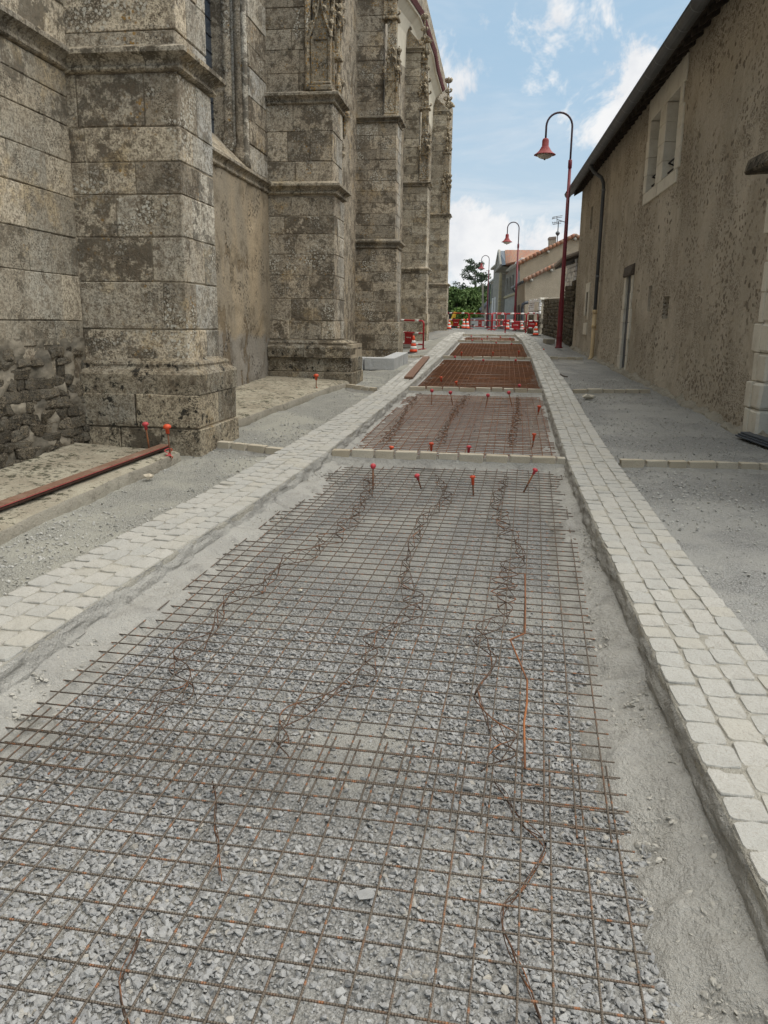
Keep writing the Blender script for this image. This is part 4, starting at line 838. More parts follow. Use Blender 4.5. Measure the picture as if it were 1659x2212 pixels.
def string_prof(z0, s=1.0, p=1.0):
    return [(-0.05, z0), (0.012*p, z0), (0.030*p, z0+0.004*s), (0.044*p, z0+0.018*s), (0.044*p, z0+0.036*s), (0.030*p, z0+0.050*s), (0.030*p, z0+0.062*s), (0.040*p, z0+0.085*s), (0.062*p, z0+0.108*s), (0.098*p, z0+0.128*s), (0.108*p, z0+0.134*s), (0.108*p, z0+0.172*s), (0.098*p, z0+0.182*s), (0.0, z0+0.232*s), (-0.05, z0+0.24*s)]
cw = MB()                                                    # the nave wall behind everything
for a0, a1, z0, z1, b in ((-4, 8.2, -0.3, 16, WB-0.012), (14.6, 60, 0.0, 16, WB), (8.2, 14.6, 8.2, 16, WB)):
    cw.box(W, (a0, a1, b-0.8, b, z0, z1))
cw.box(W, (8.2, 9.3, WB-0.8, WB, 3.7, 8.21)); cw.box(W, (13.45, 14.61, WB-0.8, WB-0.002, 3.7, 8.21)); cw.box(W, (9.2, 13.5, WB-0.83, WB-0.62, 3.5, 8.19))
nave = cw.build('nave_wall', M_MID, church)
# plastered bay between the two nearest buttresses
aa = np.arange(8.3, 14.7, 0.05); zz = np.arange(0.15, 3.80, 0.05); A, Z = np.meshgrid(aa, zz)
fall = np.clip((fnoise(A*1.2, Z*0.9, 4, 5)-0.18)*9, 0, 1); Bm = WB+0.02+0.016*fnoise(A*2, Z*2, 1, 4)-0.03*fall+0.07*np.clip((0.55-Z)/0.6, 0, 1)
P = ea[None, None]*A[..., None]+eb[None, None]*Bm[..., None]; P[..., 2] = Z
V, T = sheet(P); put('plaster', big_mesh('plaster', V, T, M_PLASTER, True), nave)
# ---- left wall: ashlar above, rubble below
rnd = random.Random(5); zs = [1.27, 1.50, 1.93, 2.29, 2.66, 2.98, 3.30, 3.56, 3.775]; wall_blocks = []
for i in range(len(zs)-1):
    cs = cuts(4.2, 7.72, 0.34, 0.66, rnd); off = rnd.uniform(-0.1, 0.1)
    for k in range(len(cs)-1): block(nave, W, (cs[k]+0.003+(off if 0 < k else 0), cs[k+1]-0.003+(off if k < len(cs)-2 else 0), WB-0.2, WB+rnd.uniform(0, 0.008), zs[i]+0.003, zs[i+1]-0.003), M_WALL, rnd, 0.003, 0.006)
zs = [3.99, 4.36, 4.75, 5.15]
for i in range(3):
    cs = cuts(4.6, 7.8, 0.45, 0.8, rnd)
    for k in range(len(cs)-1): block(nave, W, (cs[k]+0.005, cs[k+1]-0.005, WB-0.2, WB+rnd.uniform(-0.01, 0.004), zs[i]+0.005, zs[i+1]-0.005), M_WALL, rnd)
wall_string(nave, string_prof(3.775, 1.0, 1.1), 3.8, 7.74, WB, M_STRING, 3); wall_string(nave, string_prof(3.69, 1.0, 1.0), 8.6, 14.42, WB+0.01, M_STRING, 4)
aa = np.arange(3.6, 7.75, 0.03); zz = np.arange(-0.1, 1.36, 0.03); A, Z = np.meshgrid(aa, zz); Bm = WB-0.0+0.075*fnoise(A*5, Z*8, 1, 5)+0.05*np.clip((0.9-Z)/0.8, 0, 1)
P = ea[None, None]*A[..., None]+eb[None, None]*Bm[..., None]; P[..., 2] = Z; V, T = sheet(P); put('rubble_bedding', big_mesh('rubble_bedding', V, T, M_RMORT, True), nave)
def rock_mesh(name, seed, mt, sub=True):
    r = np.random.default_rng(seed); c = [np.array(q, float)*2-1 for q in BIT]; c = [q*np.array([1, 1, 1])*0.92+r.normal(0, 0.14, 3) for q in c]; V, F = hexa(c, 0.28)
    return new_mesh(name, [v+r.normal(0, 0.05, 3) for v in V], F, mt)
ROCKS = [rock_mesh('rubble_stone', 60+k, M_RUBB) for k in range(12)]
z = 0.10
while z < 1.26:
    h = rnd.uniform(0.065, 0.125); a = 4.6+rnd.random()*0.2
    while a < 7.68:
        w = rnd.uniform(0.10, 0.30)
        if rnd.random() < (0.95 if z < 0.98 else 0.45): put('rubble_stone', ROCKS[rnd.randrange(12)], nave, tuple(W(a+w/2, WB-0.012+0.05*max(0, (0.9-z)/0.8), z+h/2)), (rnd.gauss(0, 0.10), rnd.gauss(0, 0.2), -TH+rnd.gauss(0, 0.15)), (rnd.uniform(0.03, 0.05), w*0.55, h*0.56))
        a += w+0.004
    z += h*0.97
# ---- window bay between the buttresses: weathered sill, glass, moulded jamb
sl_ = MB(); sl_.add([W(8.5, WB+0.02, 3.90), W(14.4, WB+0.02, 3.90), W(14.4, WB-0.62, 4.50), W(8.5, WB-0.62, 4.50)], [(0, 1, 2, 3)]); sl_.build('window_sill', M_STRING, nave)
ga = ch_wall(WB-0.6, 459, 100)[0]
gl = MB(); gl.box(W, (9.25, ga+0.2, WB-0.62, WB-0.60, 4.3, 8.15)); window = gl.build('window_glass', M_GLASS, nave)
for i in range(16):
    zb = 4.45+i*0.24; MB().tube([W(ga-0.5, WB-0.59, zb), W(ga+0.1, WB-0.59, zb+0.0)], 0.006, 5).build('lead_bar', M_IRON, window)
ja = 13.42
for k, (t, rr, zt) in enumerate(((0.04, 0.075, 4.32), (0.22, 0.05, 4.42), (0.40, 0.095, 4.22), (0.60, 0.05, 4.2), (0.76, 0.08, 4.05), (0.93, 0.05, 4.0))):
    a = ga+0.06+(ja-ga-0.06)*t; b = WB-0.58+0.56*t
    MB().lathe([(rr*1.5, -0.30), (rr*1.5, -0.12), (rr*1.25, -0.10), (rr*1.4, -0.05), (rr*1.1, 0.0), (rr, 0.06), (rr, 1.3), (rr*1.03, 1.31), (rr, 1.33), (rr, 2.2), (rr, 4.0)], W(a, b, zt+0.25), 10).build('jamb_shaft', M_END if k % 2 else M_MID, nave, True)
jb = MB(); jb.add([W(ga, WB-0.64, 3.6), W(ja+0.03, WB-0.07, 3.6), W(ja+0.03, WB-0.07, 8.19), W(ga, WB-0.64, 8.19)], [(0, 1, 2, 3)]); jb.build('jamb', M_END, nave)
rj = random.Random(9); zs = courses(3.93, 6.6, 0.38, rj)
for i in range(len(zs)-1): block(nave, W, (ja+0.02, 14.4, WB-0.16, WB+rj.uniform(0.004, 0.02), zs[i]+0.004, zs[i+1]-0.004), M_MID if i % 3 else M_END, rj)

# ---- buttresses
def buttress(seed): return None
def fy(a, ylist, x): return [ch_front(a, x, y)[1] for y in ylist]
def fx(a, xlist, y): return [ch_front(a, x, y)[0] for x in xlist]
# nearest buttress, courses and joints as seen
A1 = 7.75; A1E = 8.64
mb = MB(); core(mb, A1, A1E, WB, -3.11, 1.0, 3.80); core(mb, A1-0.13, A1E+0.1, WB, -2.97, -0.2, 1.0); core(mb, A1+0.06, A1E-0.04, WB, -3.14, 3.80, 5.6)
bt = mb.build('buttress', M_CORE, church)
zs = sorted(fy(A1, [780, 711, 609, 513, 420, 350, 274, 157], 290)); 
jx = [[], [340], [321], [247], [193, 293], [190], [177, 320]]
ashlar(bt, A1, A1E, WB, -3.11, zs, M_NEAR, M_END, 101, joints=[fx(A1, j, 400) for j in jx])
ashlar(bt, A1+0.05, A1E-0.03, WB, -3.13, [3.99, 4.13, 4.52, 4.9, 5.3], M_NEAR, M_END, 102, wmin=0.5, wmax=0.9)
ashlar(bt, A1-0.15, A1E+0.12, WB, -2.95, [0.0, 0.46], M_PLINTH, M_PLINTH, 103, wmin=0.3, wmax=0.5); ashlar(bt, A1-0.155, A1E+0.12, WB, -2.97, [0.465, 0.80], M_PLINTH, M_PLINTH, 104, wmin=0.35, wmax=0.6)
sweep(bt, 'moulding_stone', M_STRING, string_prof(3.765, 1.0, 1.25), A1, A1E, WB, -3.11, 105, 1.2)
PL = lambda z0, z1, o: [(-0.1, z0), (o, z0), (o+0.004, z0+(z1-z0)*0.55), (o-0.012, z0+(z1-z0)*0.63), (o*0.62, z0+(z1-z0)*0.70), (o*0.55, z0+(z1-z0)*0.76), (o*0.58, z0+(z1-z0)*0.83), (o*0.5, z0+(z1-z0)*0.89), (0.025, z0+(z1-z0)*0.93), (0.0, z1), (-0.1, z1)]
sweep(bt, 'plinth_moulding', M_PLINTH, PL(0.80, 1.15, 0.145), A1, A1E, WB, -3.11, 106, 0.7)
# second buttress
A2 = 14.35; B2 = -3.01; A2E = max(A2+0.75, min(A2+1.2, ch_wall(B2, 743.5, 500)[0]))
mb = MB(); core(mb, A2, A2E, WB, B2, 1.1, 3.75); core(mb, A2-0.1, A2E+0.12, WB, -2.68, 0, 1.15); core(mb, A2+0.05, A2E-0.05, WB, B2-0.045, 3.75, 5.2); core(mb, A2+0.11, A2E-0.11, WB, -3.43, 5.2, 9.0)
bt2 = mb.build('buttress', M_CORE, church); rn = random.Random(3)
zs = sorted(fy(A2, [446-111.5+y*.3361 for y in (1185, 1065, 925, 775, 640, 510, 395, 268)], 640))
ashlar(bt2, A2, A2E, WB, B2, zs, M_MID, M_END, 111, 0.3, 0.6)
ashlar(bt2, A2+0.04, A2E-0.04, WB, B2-0.03, [3.90]+sorted(fy(A2, [334.5+y*.3361 for y in (40,)], 640))+[4.70, 5.13], M_MID, M_END, 112, 0.3, 0.6)
ashlar(bt2, A2+0.10, A2E-0.10, WB, -3.42, [5.30, 5.62, 5.98, 6.3, 6.62, 6.95, 7.3, 7.7], M_MID, M_END, 113, 0.3, 0.6)
ashlar(bt2, A2-0.12, A2E+0.14, WB, -2.66, [0.1, 0.66], M_PLINTH, M_PLINTH, 114, 0.4, 0.7); ashlar(bt2, A2-0.10, A2E+0.12, WB, -2.68, [0.665, 0.92], M_PLINTH, M_PLINTH, 115, 0.3, 0.6)
sweep(bt2, 'plinth_moulding', M_PLINTH, PL(0.92, 1.22, 0.17), A2, A2E, WB, -2.86, 116, 0.6)
sweep(bt2, 'moulding_stone', M_STRING, string_prof(3.68, 0.95, 1.1), A2, A2E, WB, B2, 117, 0.9); sweep(bt2, 'moulding_stone', M_STRING, string_prof(5.12, 0.9, 1.15), A2+0.04, A2E-0.04, WB, B2-0.03, 118, 0.5)
# third buttress
A3 = 23.0; B3 = -3.06; A3E = A3+1.0; k3 = lambda z: 1.5+(z-1.5)*23/22
mb = MB(); core(mb, A3, A3E, WB, B3, 0.3, 3.7); core(mb, A3+0.03, A3E-0.03, WB, B3-0.06, 3.65, 6.8); core(mb, A3+0.09, A3E-0.09, WB, -3.51, 6.7, 12.5); bt3 = mb.build('buttress', M_CORE, church); rn = random.Random(4)
ashlar(bt3, A3-0.05, A3E+0.04, WB, B3+0.10, [0.35, 0.80, 1.22, k3(1.58)], M_MID, M_FAR, 121, 0.35, 0.62)
ashlar(bt3, A3, A3E, WB, B3, courses(k3(1.58), k3(3.48), 0.285, rn), M_MID, M_END, 122, 0.3, 0.62); ashlar(bt3, A3+0.02, A3E-0.02, WB, B3-0.05, courses(k3(3.74), k3(6.57), 0.29, rn), M_MID, M_END, 123, 0.3, 0.62)
ashlar(bt3, A3+0.08, A3E-0.08, WB, -3.5, courses(k3(6.74), 11.4, 0.33, rn), M_MID, M_END, 124, 0.35, 0.6)
sweep(bt3, 'moulding_stone', M_STRING, string_prof(k3(3.48), 1.1, 1.1), A3, A3E, WB, B3, 125, 0.5); sweep(bt3, 'moulding_stone', M_STRING, string_prof(k3(6.56), 0.8, 1.1), A3+0.02, A3E-0.02, WB, B3-0.05, 126, 0.6)
# fourth and fifth buttress (their blocks are joined)
def far_buttress(A, B, depth, zb, zstr, zus, zcap, bcap, seed):
    rn = random.Random(seed); E_ = A+depth; mb = MB(); core(mb, A, E_, WB, B, zb-0.3, zstr+0.15); core(mb, A+0.03, E_-0.02, WB, B-0.05, zstr+0.1, zus+0.1); core(mb, A+0.07, E_-0.11, WB, bcap-0.01, zus, zcap); bt = mb.build('buttress', M_CORE, church)
    ashlar(None, A-0.04, E_, WB, B+0.07, courses(zb-0.2, zb+1.05, 0.42, rn), None, None, seed+1, 0.35, 0.7); ashlar(None, A, E_, WB, B, courses(zb+1.05, zstr, 0.30, rn), None, None, seed+2, 0.32, 0.66)
    ashlar(None, A+0.02, E_, WB, B-0.04, courses(zstr+0.22, zus, 0.30, rn), None, None, seed+3, 0.32, 0.66); ashlar(None, A+0.06, E_-0.1, WB, bcap, courses(zus+0.18, zcap, 0.31, rn), None, None, seed+4, 0.32, 0.66)
    sweep(bt, 'moulding_stone', M_STRING, string_prof(zstr, 1.05, 1.15), A, E_, WB, B, seed+5, 0.6); sweep(bt, 'moulding_stone', M_STRING, string_prof(zus, 0.85, 1.2), A+0.02, E_, WB, B-0.04, seed+6, 0.6); sweep(bt, 'moulding_stone', M_STRING, string_prof(zcap, 0.9, 1.3), A+0.06, E_-0.1, WB, bcap, seed+7, 0.6)
    cap = MB(); z0 = zcap+0.18; w = bcap+0.05; cap.hexa([W(A, WB, z0), W(E_, WB, z0), W(A, w, z0), W(E_, w, z0), W(A, WB, z0+0.75), W(E_, WB, z0+0.75), W(A+0.05, w-0.02, z0+0.08), W(E_-0.05, w-0.02, z0+0.08)]); cap.build('weathering', M_CARVE, bt)
    return bt
bt4 = far_buttress(33.3, -3.2, 1.0, 0.92, 3.55, 6.82, 11.6, -3.62, 131); bt5 = far_buttress(45.0, -3.18, 1.0, 1.06, 3.52, 7.14, 12.2, -3.45, 141)
tag(far_blocks.build('far_stone_blocks', M_FAR, church), kind='stuff')

# ---- carved pinnacles: panelled shaft, ogee gable, crockets
def crocket_mesh(seed):
    r = random.Random(seed); mb = MB(); pts = [(0, 0, 0), (0.035, 0, 0.01), (0.065, 0, 0.035), (0.075, 0, 0.07), (0.055, 0, 0.095), (0.03, 0, 0.085)]
    mb.tube(pts, [0.022, 0.026, 0.032, 0.036, 0.03, 0.014], 5)
    for s in (-1, 1): mb.tube([(0.04, 0, 0.02), (0.065, s*0.03, 0.045), (0.06, s*0.045, 0.08)], [0.016, 0.02, 0.008], 4)
    return mb.mesh('crocket', M_CARVE)
CROCK = [crocket_mesh(k) for k in range(2)]
def pinnacle(parent, a, b, z0, w, hpan, hgab, hspire, cs=1.0, seed=0):
    # square shaft with its front corner at (a, b) outer; extends inwards by w
    r = random.Random(seed); mb = MB(); a0, a1, b0, b1 = a, a+w, b-w, b
    mb.box(W, (a0+0.035, a1, b0+0.035, b1-0.035, z0, z0+hpan+hgab*0.8))
    for aa_, bb_ in ((a0, b0), (a0, b1-0.05), (a1-0.05, b1-0.05)): mb.box(W, (aa_, aa_+0.05, bb_, bb_+0.05, z0, z0+hpan), 0.008)
    mb.box(W, (a0-0.03, a1+0.02, b0-0.03, b1+0.03, z0-0.02, z0+0.07), 0.015); mb.box(W, (a0-0.01, a1, b0-0.01, b1+0.01, z0+0.07, z0+0.13), 0.02)
    mb.box(W, (a0+0.012, a0+0.05, b0, b1, z0+hpan-0.06, z0+hpan), 0.005)
    zt = z0+hpan+hgab*0.8; s0 = w*0.36; ca, cb = (a0+a1)/2, (b0+b1)/2
    mb.box(W, (ca-s0, ca+s0, cb-s0, cb+s0, zt-0.05, zt+hspire*0.45), 0.01); zq = zt+hspire*0.45
    mb.box(W, (ca-s0*1.5, ca+s0*1.5, cb-s0*1.5, cb+s0*1.5, zq, zq+0.07), 0.02)
    sp = [W(ca+i*s0, cb+j*s0, zq+0.07) for i, j in ((-1, -1), (1, -1), (1, 1), (-1, 1))]; tp = [W(ca+i*0.02, cb+j*0.02, zq+hspire) for i, j in ((-1, -1), (1, -1), (1, 1), (-1, 1))]
    mb.add(sp+tp, [(0, 1, 5, 4), (1, 2, 6, 5), (2, 3, 7, 6), (3, 0, 4, 7), (4, 5, 6, 7)]); pin = mb.build('pinnacle', M_CARVE, parent)
    og = MB()
    for face in ('front', 'end'):
        for sgn in (-1, 1):
            pts = []
            for t in np.linspace(0, 1, 8):
                x = (1-t)**1.7*(w/2+0.03)*(1-0.25*math.sin(math.pi*t)); zz_ = z0+hpan-0.04+hgab*(t**0.85)
                pts.append(W(a0-0.012, cb+sgn*x, zz_) if face == 'front' else W(ca+sgn*x, b1+0.012, zz_))
            og.tube(pts, 0.022, 5)
            for t in (1, 3, 5):
                q = pts[t]; put('crocket', CROCK[r.randrange(2)], pin, tuple(q), (0, r.gauss(0, 0.2)-0.3, (-TH if sgn > 0 else math.pi-TH) if face == 'front' else (math.pi/2-TH if sgn > 0 else -math.pi/2-TH)), (cs*r.uniform(0.8, 1.2),)*3)
    og.build('ogee_gable', M_CARVE, pin)
    for i in range(4):
        for j, an in enumerate((0, -math.pi/2, math.pi)):
            zz_ = zq+0.15+i*hspire*0.21; k = (zq+hspire-zz_)/hspire*s0
            q = W(ca+(-k if j == 1 else 0), cb+(k if j == 0 else -k if j == 2 else 0), zz_); put('crocket', CROCK[r.randrange(2)], pin, tuple(q), (0, r.gauss(0, .15), an-TH), (cs*r.uniform(0.8, 1.1),)*3)
    for j, an in enumerate((0, math.pi/2, -math.pi/2, math.pi)): put('crocket', CROCK[0], pin, tuple(W(ca, cb, zq+hspire-0.05)), (0, 0, an-TH), (cs*1.2,)*3)
    return pin
pinnacle(bt2, A2-0.02, -3.06, 5.33, 0.34, 0.82, 0.75, 1.5, 1.1, 1); pinnacle(bt2, A2+0.3, -2.98, 5.9, 0.2, 0.5, 0.5, 1.0, 1.0, 2)
col_ = MB(); col_.lathe([(0.075, 0), (0.075, 0.1), (0.055, 0.14), (0.055, 2.4)], W(A2+0.06, -3.46, 5.32), 10); col_.build('colonnette', M_CARVE, bt2, True)
pinnacle(bt3, A3-0.02, -3.10, 6.92, 0.34, 0.95, 0.85, 1.6, 1.15, 3); pinnacle(bt3, A3+0.02, -3.20, 9.3, 0.30, 0.5, 0.5, 1.4, 1.15, 4)
pinnacle(bt4, 33.28, -3.22, 7.02, 0.36, 1.0, 0.85, 2.0, 1.2, 5); pinnacle(bt4, 33.35, -3.38, 9.6, 0.26, 0.5, 0.5, 1.6, 1.3, 8); pinnacle(bt5, 44.98, -3.20, 7.34, 0.40, 1.1, 0.95, 2.4, 1.5, 6); pinnacle(bt5, 45.1, -3.28, 10.0, 0.30, 0.7, 0.6, 1.8, 1.7, 7)
# carved beast on the fourth and fifth cap: lumpy crouching body
def beast(parent, A, b, z, s, seed):
    r = np.random.default_rng(seed); mb = MB()
    for (da, db, dz, ra) in ((0.3, 0, 0.12, 0.14), (0.28, 0.16, 0.15, 0.12), (0.25, 0.30, 0.20, 0.10), (0.22, 0.42, 0.22, 0.085), (0.22, 0.5, 0.17, 0.055), (0.35, -0.14, 0.22, 0.12), (0.3, -0.24, 0.42, 0.09), (0.28, -0.2, 0.6, 0.07), (0.3, -0.28, 0.74, 0.06), (0.15, 0.2, 0.04, 0.06), (0.15, -0.05, 0.04, 0.07)):
        mb.add([W(A+da*s, b+db*s, z+dz*s)+q*ra*s*1.25 for q in ICO_V*(1+r.normal(0, 0.16, (12, 1)))], [tuple(f) for f in ICO_F])
    mb.build('carved_beast', M_CARVE, parent, True)
beast(bt4, 33.2, -3.85, 11.8, 1.15, 4); beast(bt5, 44.9, -3.75, 12.4, 1.2, 5)
# carved corbel and slender shafts of the doorway beside the second buttress
g2 = MB(); g2.lathe([(0.02, -0.35), (0.06, -0.2), (0.05, -0.1), (0.11, 0.0), (0.10, 0.06), (0.06, 0.1)], W(A2E+0.2, -3.05, 5.15), 8); g2.build('carved_corbel', M_CARVE, bt2)
pr_ = MB(); core(pr_, A2E+0.25, A2E+1.6, WB, -3.42, 0.2, 9.0); prt = pr_.build('portal_pier', M_CORE, church); rp = random.Random(8); ashlar(prt, A2E+0.25, A2E+1.6, WB, -3.42, courses(0.3, 8.5, 0.42, rp), M_MID, M_END, 151, 0.3, 0.6)
for k, (a, b, zt) in enumerate(((A2E+0.20, -3.30, 4.6), (A2E+0.30, -3.18, 5.4), (A2E+0.55, -3.32, 7.5), (A2E+0.95, -3.30, 8.0))):
    r_ = (0.06, 0.045, 0.06, 0.05)[k]; pf = [(r_*1.7, 0), (r_*1.7, 0.45), (r_*1.25, 0.52), (r_*1.5, 0.58), (r_, 0.66)]
    for zr in np.arange(1.5, zt-0.4, 1.25): pf += [(r_, zr), (r_*1.5, zr+0.05), (r_*1.8, zr+0.12), (r_*1.2, zr+0.17), (r_, zr+0.22)]
    pf += [(r_, zt-0.3), (r_*1.6, zt-0.2), (0.01, zt)]; MB().lathe(pf, W(a, b, 0.5), 6).build('door_shaft', M_CARVE if k % 2 else M_MID, prt)
    for jj, zr in enumerate(np.arange(1.62, zt-0.4, 1.25)):
        for an in (-0.4, -1.6): put('crocket', CROCK[jj % 2], prt, tuple(W(a, b, 0.5+zr)), (0, 0.3, -TH+an), (1.15,)*3)
# ---- eaves of the nave roof, far end
eav = [(887, -40), (895, 0), (909, 34), (923, 76.6), (934, 117), (943, 153), (955, 199)]
ep = []
for x, y in [(886.7, 0), (909, 34), (923, 76.6), (937, 117), (943, 153), (955.5, 198)]: ep.append(onplane(x, y, eb*-3.75, eb))
ep = np.array(ep); ep = np.concatenate([[ep[0]-(ep[1]-ep[0])*2.2], ep]); n = len(ep); L = MB()
up_ = np.array([0, 0, 1.0])
def strip(off1, off2): return [[p+eb*off1[0]+up_*off1[1] for p in ep], [p+eb*off2[0]+up_*off2[1] for p in ep]]
cove = MB(); path = [(-0.45, -1.9), (-0.42, -0.75), (-0.30, -0.35), (-0.08, -0.12), (0.0, -0.10), (0.0, 0.0)]
for (o1, o2) in zip(path[:-1], path[1:]):
    q = strip(o1, o2)
    for i in range(n-1): cove.quad(q[0][i], q[0][i+1], q[1][i+1], q[1][i])
cove.quad(*[ep[-1]+eb*o[0]+up_*o[1] for o in path], ep[-1]+eb*-0.8+up_*0.0, ep[-1]+eb*-0.8-up_*1.9)
cove.build('eaves_cove', M_COVE, church)
rf = MB(); q = strip((0.06, 0.02), (-6, 5.2))
for i in range(n-1): rf.quad(q[0][i], q[0][i+1], q[1][i+1], q[1][i])
rf.quad(q[0][-1], q[1][-1], q[1][-1]-up_*5.5, q[0][-1]-up_*0.15+eb*-0.4)
roof = rf.build('roof', M_TILED, church)
dl = np.concatenate([[0], np.cumsum(np.linalg.norm(np.diff(ep, axis=0), axis=1))])
TE = MB(); TE.tube([(0, 0, 0), (-0.45, 0, 0.38)], [0.10, 0.085], 6); te = TE.mesh('roof_tile', M_TILED)
for s in np.arange(0.1, dl[-1], 0.21):
    p = np.array([np.interp(s, dl, ep[:, k]) for k in range(3)])+eb*0.10+up_*0.03; put('roof_tile', te, roof, tuple(p), (0, 0, -TH))

# ------------------------------------------------------------------ rendered house on the right
WE = hs(1246, 600)[0]                                        # far corner
house = thing('barn_house', HW(9, 0, 0.5), 'long low house with pitted tan lime render and dark gutter along the right', 'house')
def rect(x0, y0, x1, y1, d=0.0):                             # opening from two picture points on the wall
    a, b = hs(x0, y0, d), hs(x1, y1, d); return [min(a[0], b[0]), max(a[0], b[0]), min(a[1], b[1]), max(a[1], b[1])]
zs_, zl_ = 4.20, 5.56
wl = [hs(1424.3, 308.5)[0], hs(1405, 308.5)[0]]; wr = [hs(1464.6, 285.8)[0], hs(1438.5, 285.8)[0]]
OP = {'lightL': [wl[0], wl[1], zs_+0.02, zl_], 'lightR': [wr[0], wr[1], zs_+0.02, zl_]}
dn = rect(1358, 700, 1347.5, 700); OP['door'] = [dn[0], dn[1], hs(1345, 800)[1]+0.02, hs(1352, 597)[1]]
n2 = [hs(1444.5, 660)[0], hs(1432, 660)[0]]; OP['niche'] = [n2[0], n2[1], hs(1440, 688)[1], hs(1440, 640)[1]]
n1 = [hs(1406, 645)[0], hs(1400, 645)[0]]; OP['niche2'] = [n1[0], n1[1], hs(1403, 672)[1], hs(1403, 618)[1]]
n3 = [hs(1270.5, 655)[0], hs(1266, 655)[0]]; OP['slit'] = [n3[0], n3[1], hs(1268, 683)[1], hs(1268, 632)[1]]
n4 = [hs(1280, 470)[0], hs(1275.5, 470)[0]]; OP['slit2'] = [n4[0], n4[1], hs(1278, 493)[1], hs(1279, 446)[1]]
dw = hs(1640, 700)[0]; OP['gate'] = [dw-2.6, hs(1641, 780)[0], 0.2, hs(1648, 600)[1]+0.05]
GD = 0.36; gz = hs(1216, 447, GD)[1]+0.02
EZ = gz+0.20                                                    # top of the wall under the eaves
wg = np.arange(-5, WE+0.001, 0.06); wg = np.sort(np.unique(np.round(np.concatenate([wg, [WE], *[[o[0], o[1]] for o in OP.values()]]), 4))); zg = np.sort(np.unique(np.round(np.concatenate([np.arange(-0.2, EZ, 0.06), [EZ], *[[o[2], o[3]] for o in OP.values()]]), 4)))
Wg, Zg = np.meshgrid(wg, zg)
D = 0.022*fnoise(Wg*0.8, Zg*0.8, 2, 3)+0.012*fnoise(Wg*4, Zg*4, 6, 3)+0.06*np.clip((0.55+GRADE*Wg*0.8-Zg)/0.7, -0.2, 1)*0.7
for o in OP.values():                                        # flat near openings
    m = (Wg > o[0]-0.05) & (Wg < o[1]+0.05) & (Zg > o[2]-0.05) & (Zg < o[3]+0.05); D[m] *= 0.0
P = HP[None, None]+hd[None, None]*Wg[..., None]+hn[None, None]*D[..., None]; P[..., 2] = Zg
V, T = sheet(P); cw_ = (wg[:-1]+wg[1:])/2; cz_ = (zg[:-1]+zg[1:])/2; CW, CZ = np.meshgrid(cw_, cz_); keep = np.ones(CW.shape, bool)
for o in OP.values(): keep &= ~((CW > o[0]) & (CW < o[1]) & (CZ > o[2]) & (CZ < o[3]))
hwall = put('wall', big_mesh('wall', V, T[keep.ravel()], M_RENDER, True), house)
gw = MB(); gw.quad(HW(WE, 0, -0.2), HW(WE, -7, -0.2), HW(WE, -7, EZ), HW(WE, -3.5, EZ+2.2), HW(WE, 0, EZ)); gw.build('gable_wall', M_RENDER, house)
def reveal(o, depth, mt, back=None, sill=True):
    w0, w1, z0, z1 = o; mb = MB()
    for q in (((w0, z0), (w0, z1)), ((w0, z1), (w1, z1)), ((w1, z1), (w1, z0)), ((w1, z0), (w0, z0))):
        (a, za), (b, zb) = q; mb.quad(HW(a, 0.0, za), HW(b, 0.0, zb), HW(b, -depth, zb), HW(a, -depth, za))
    r = mb.build('reveal', mt, hwall)
    if back: MB().quad(HW(w0, -depth, z0), HW(w1, -depth, z0), HW(w1, -depth, z1), HW(w0, -depth, z1)).build('back', back, hwall)
    return r
def hblock(parent, r, mt, rnd, jit=0.003, ch=0.008, name='dressed_stone'):
    c = [q+np.array([rnd.gauss(0, jit), rnd.gauss(0, jit), rnd.gauss(0, jit)]) for q in box8(HW, r)]; V, F = hexa(c, ch); return put(name, new_mesh(name, V, F, mt), parent)
rh = random.Random(77)
# twin window: jamb, mullion, lintel and sill stones, guard bars, glass
win = MB().quad(*[HW(w, -0.42, z) for w, z in ((wr[0]-0.1, zs_-0.1), (wl[1]+0.1, zs_-0.1), (wl[1]+0.1, zl_+0.1), (wr[0]-0.1, zl_+0.1))]).build('twin_window', M_GLASS, house)
nco = 4; zz4 = np.linspace(zs_, zl_, nco+1)
for i in range(nco):
    z0, z1 = zz4[i]+0.003, zz4[i+1]-0.003
    hblock(win, (wl[1], wl[1]+rh.uniform(0.17, 0.30), -0.36, 0.022, z0, z1), M_CLEAN, rh); hblock(win, (wr[1], wl[0], -0.36, 0.020, z0, z1), M_CLEAN, rh); hblock(win, (wr[0]-rh.uniform(0.20, 0.36), wr[0], -0.36, 0.022, z0, z1), M_CLEAN, rh)
mid = (wr[1]+wl[0])/2
hblock(win, (mid+0.006, wl[1]+0.28, -0.36, 0.02, zl_+0.003, zl_+0.42), M_CLEAN, rh); hblock(win, (wr[0]-0.32, mid-0.006, -0.36, 0.022, zl_+0.003, zl_+0.42), M_CLEAN, rh)
hblock(win, (mid+0.06, wl[1]+0.20, -0.36, 0.024, zs_-0.23, zs_-0.004), M_CLEAN, rh); hblock(win, (wr[0]-0.22, mid-0.02, -0.36, 0.026, zs_-0.23, zs_-0.004), M_CLEAN, rh)
for (a, b) in (wl, wr):
    for k, zz_ in enumerate((zs_+0.30, zs_+0.13)): MB().tube([HW(a+0.0, -0.10, zz_), HW(b-0.0, -0.10, zz_)], 0.016, 6).build('guard_bar', M_IRON, win); MB().tube([HW(b-0.012, -0.10, zz_), HW(b-0.012, -0.30, zz_-0.08)], 0.013, 6).build('bar_bracket', M_IRON, win)
    MB().quad(HW(a, -0.2, zs_+0.02), HW(b, -0.2, zs_+0.02), HW(b, -0.2, zs_+0.27), HW(a, -0.2, zs_+0.27)).build('guard_glass', M_WHITEW, win)
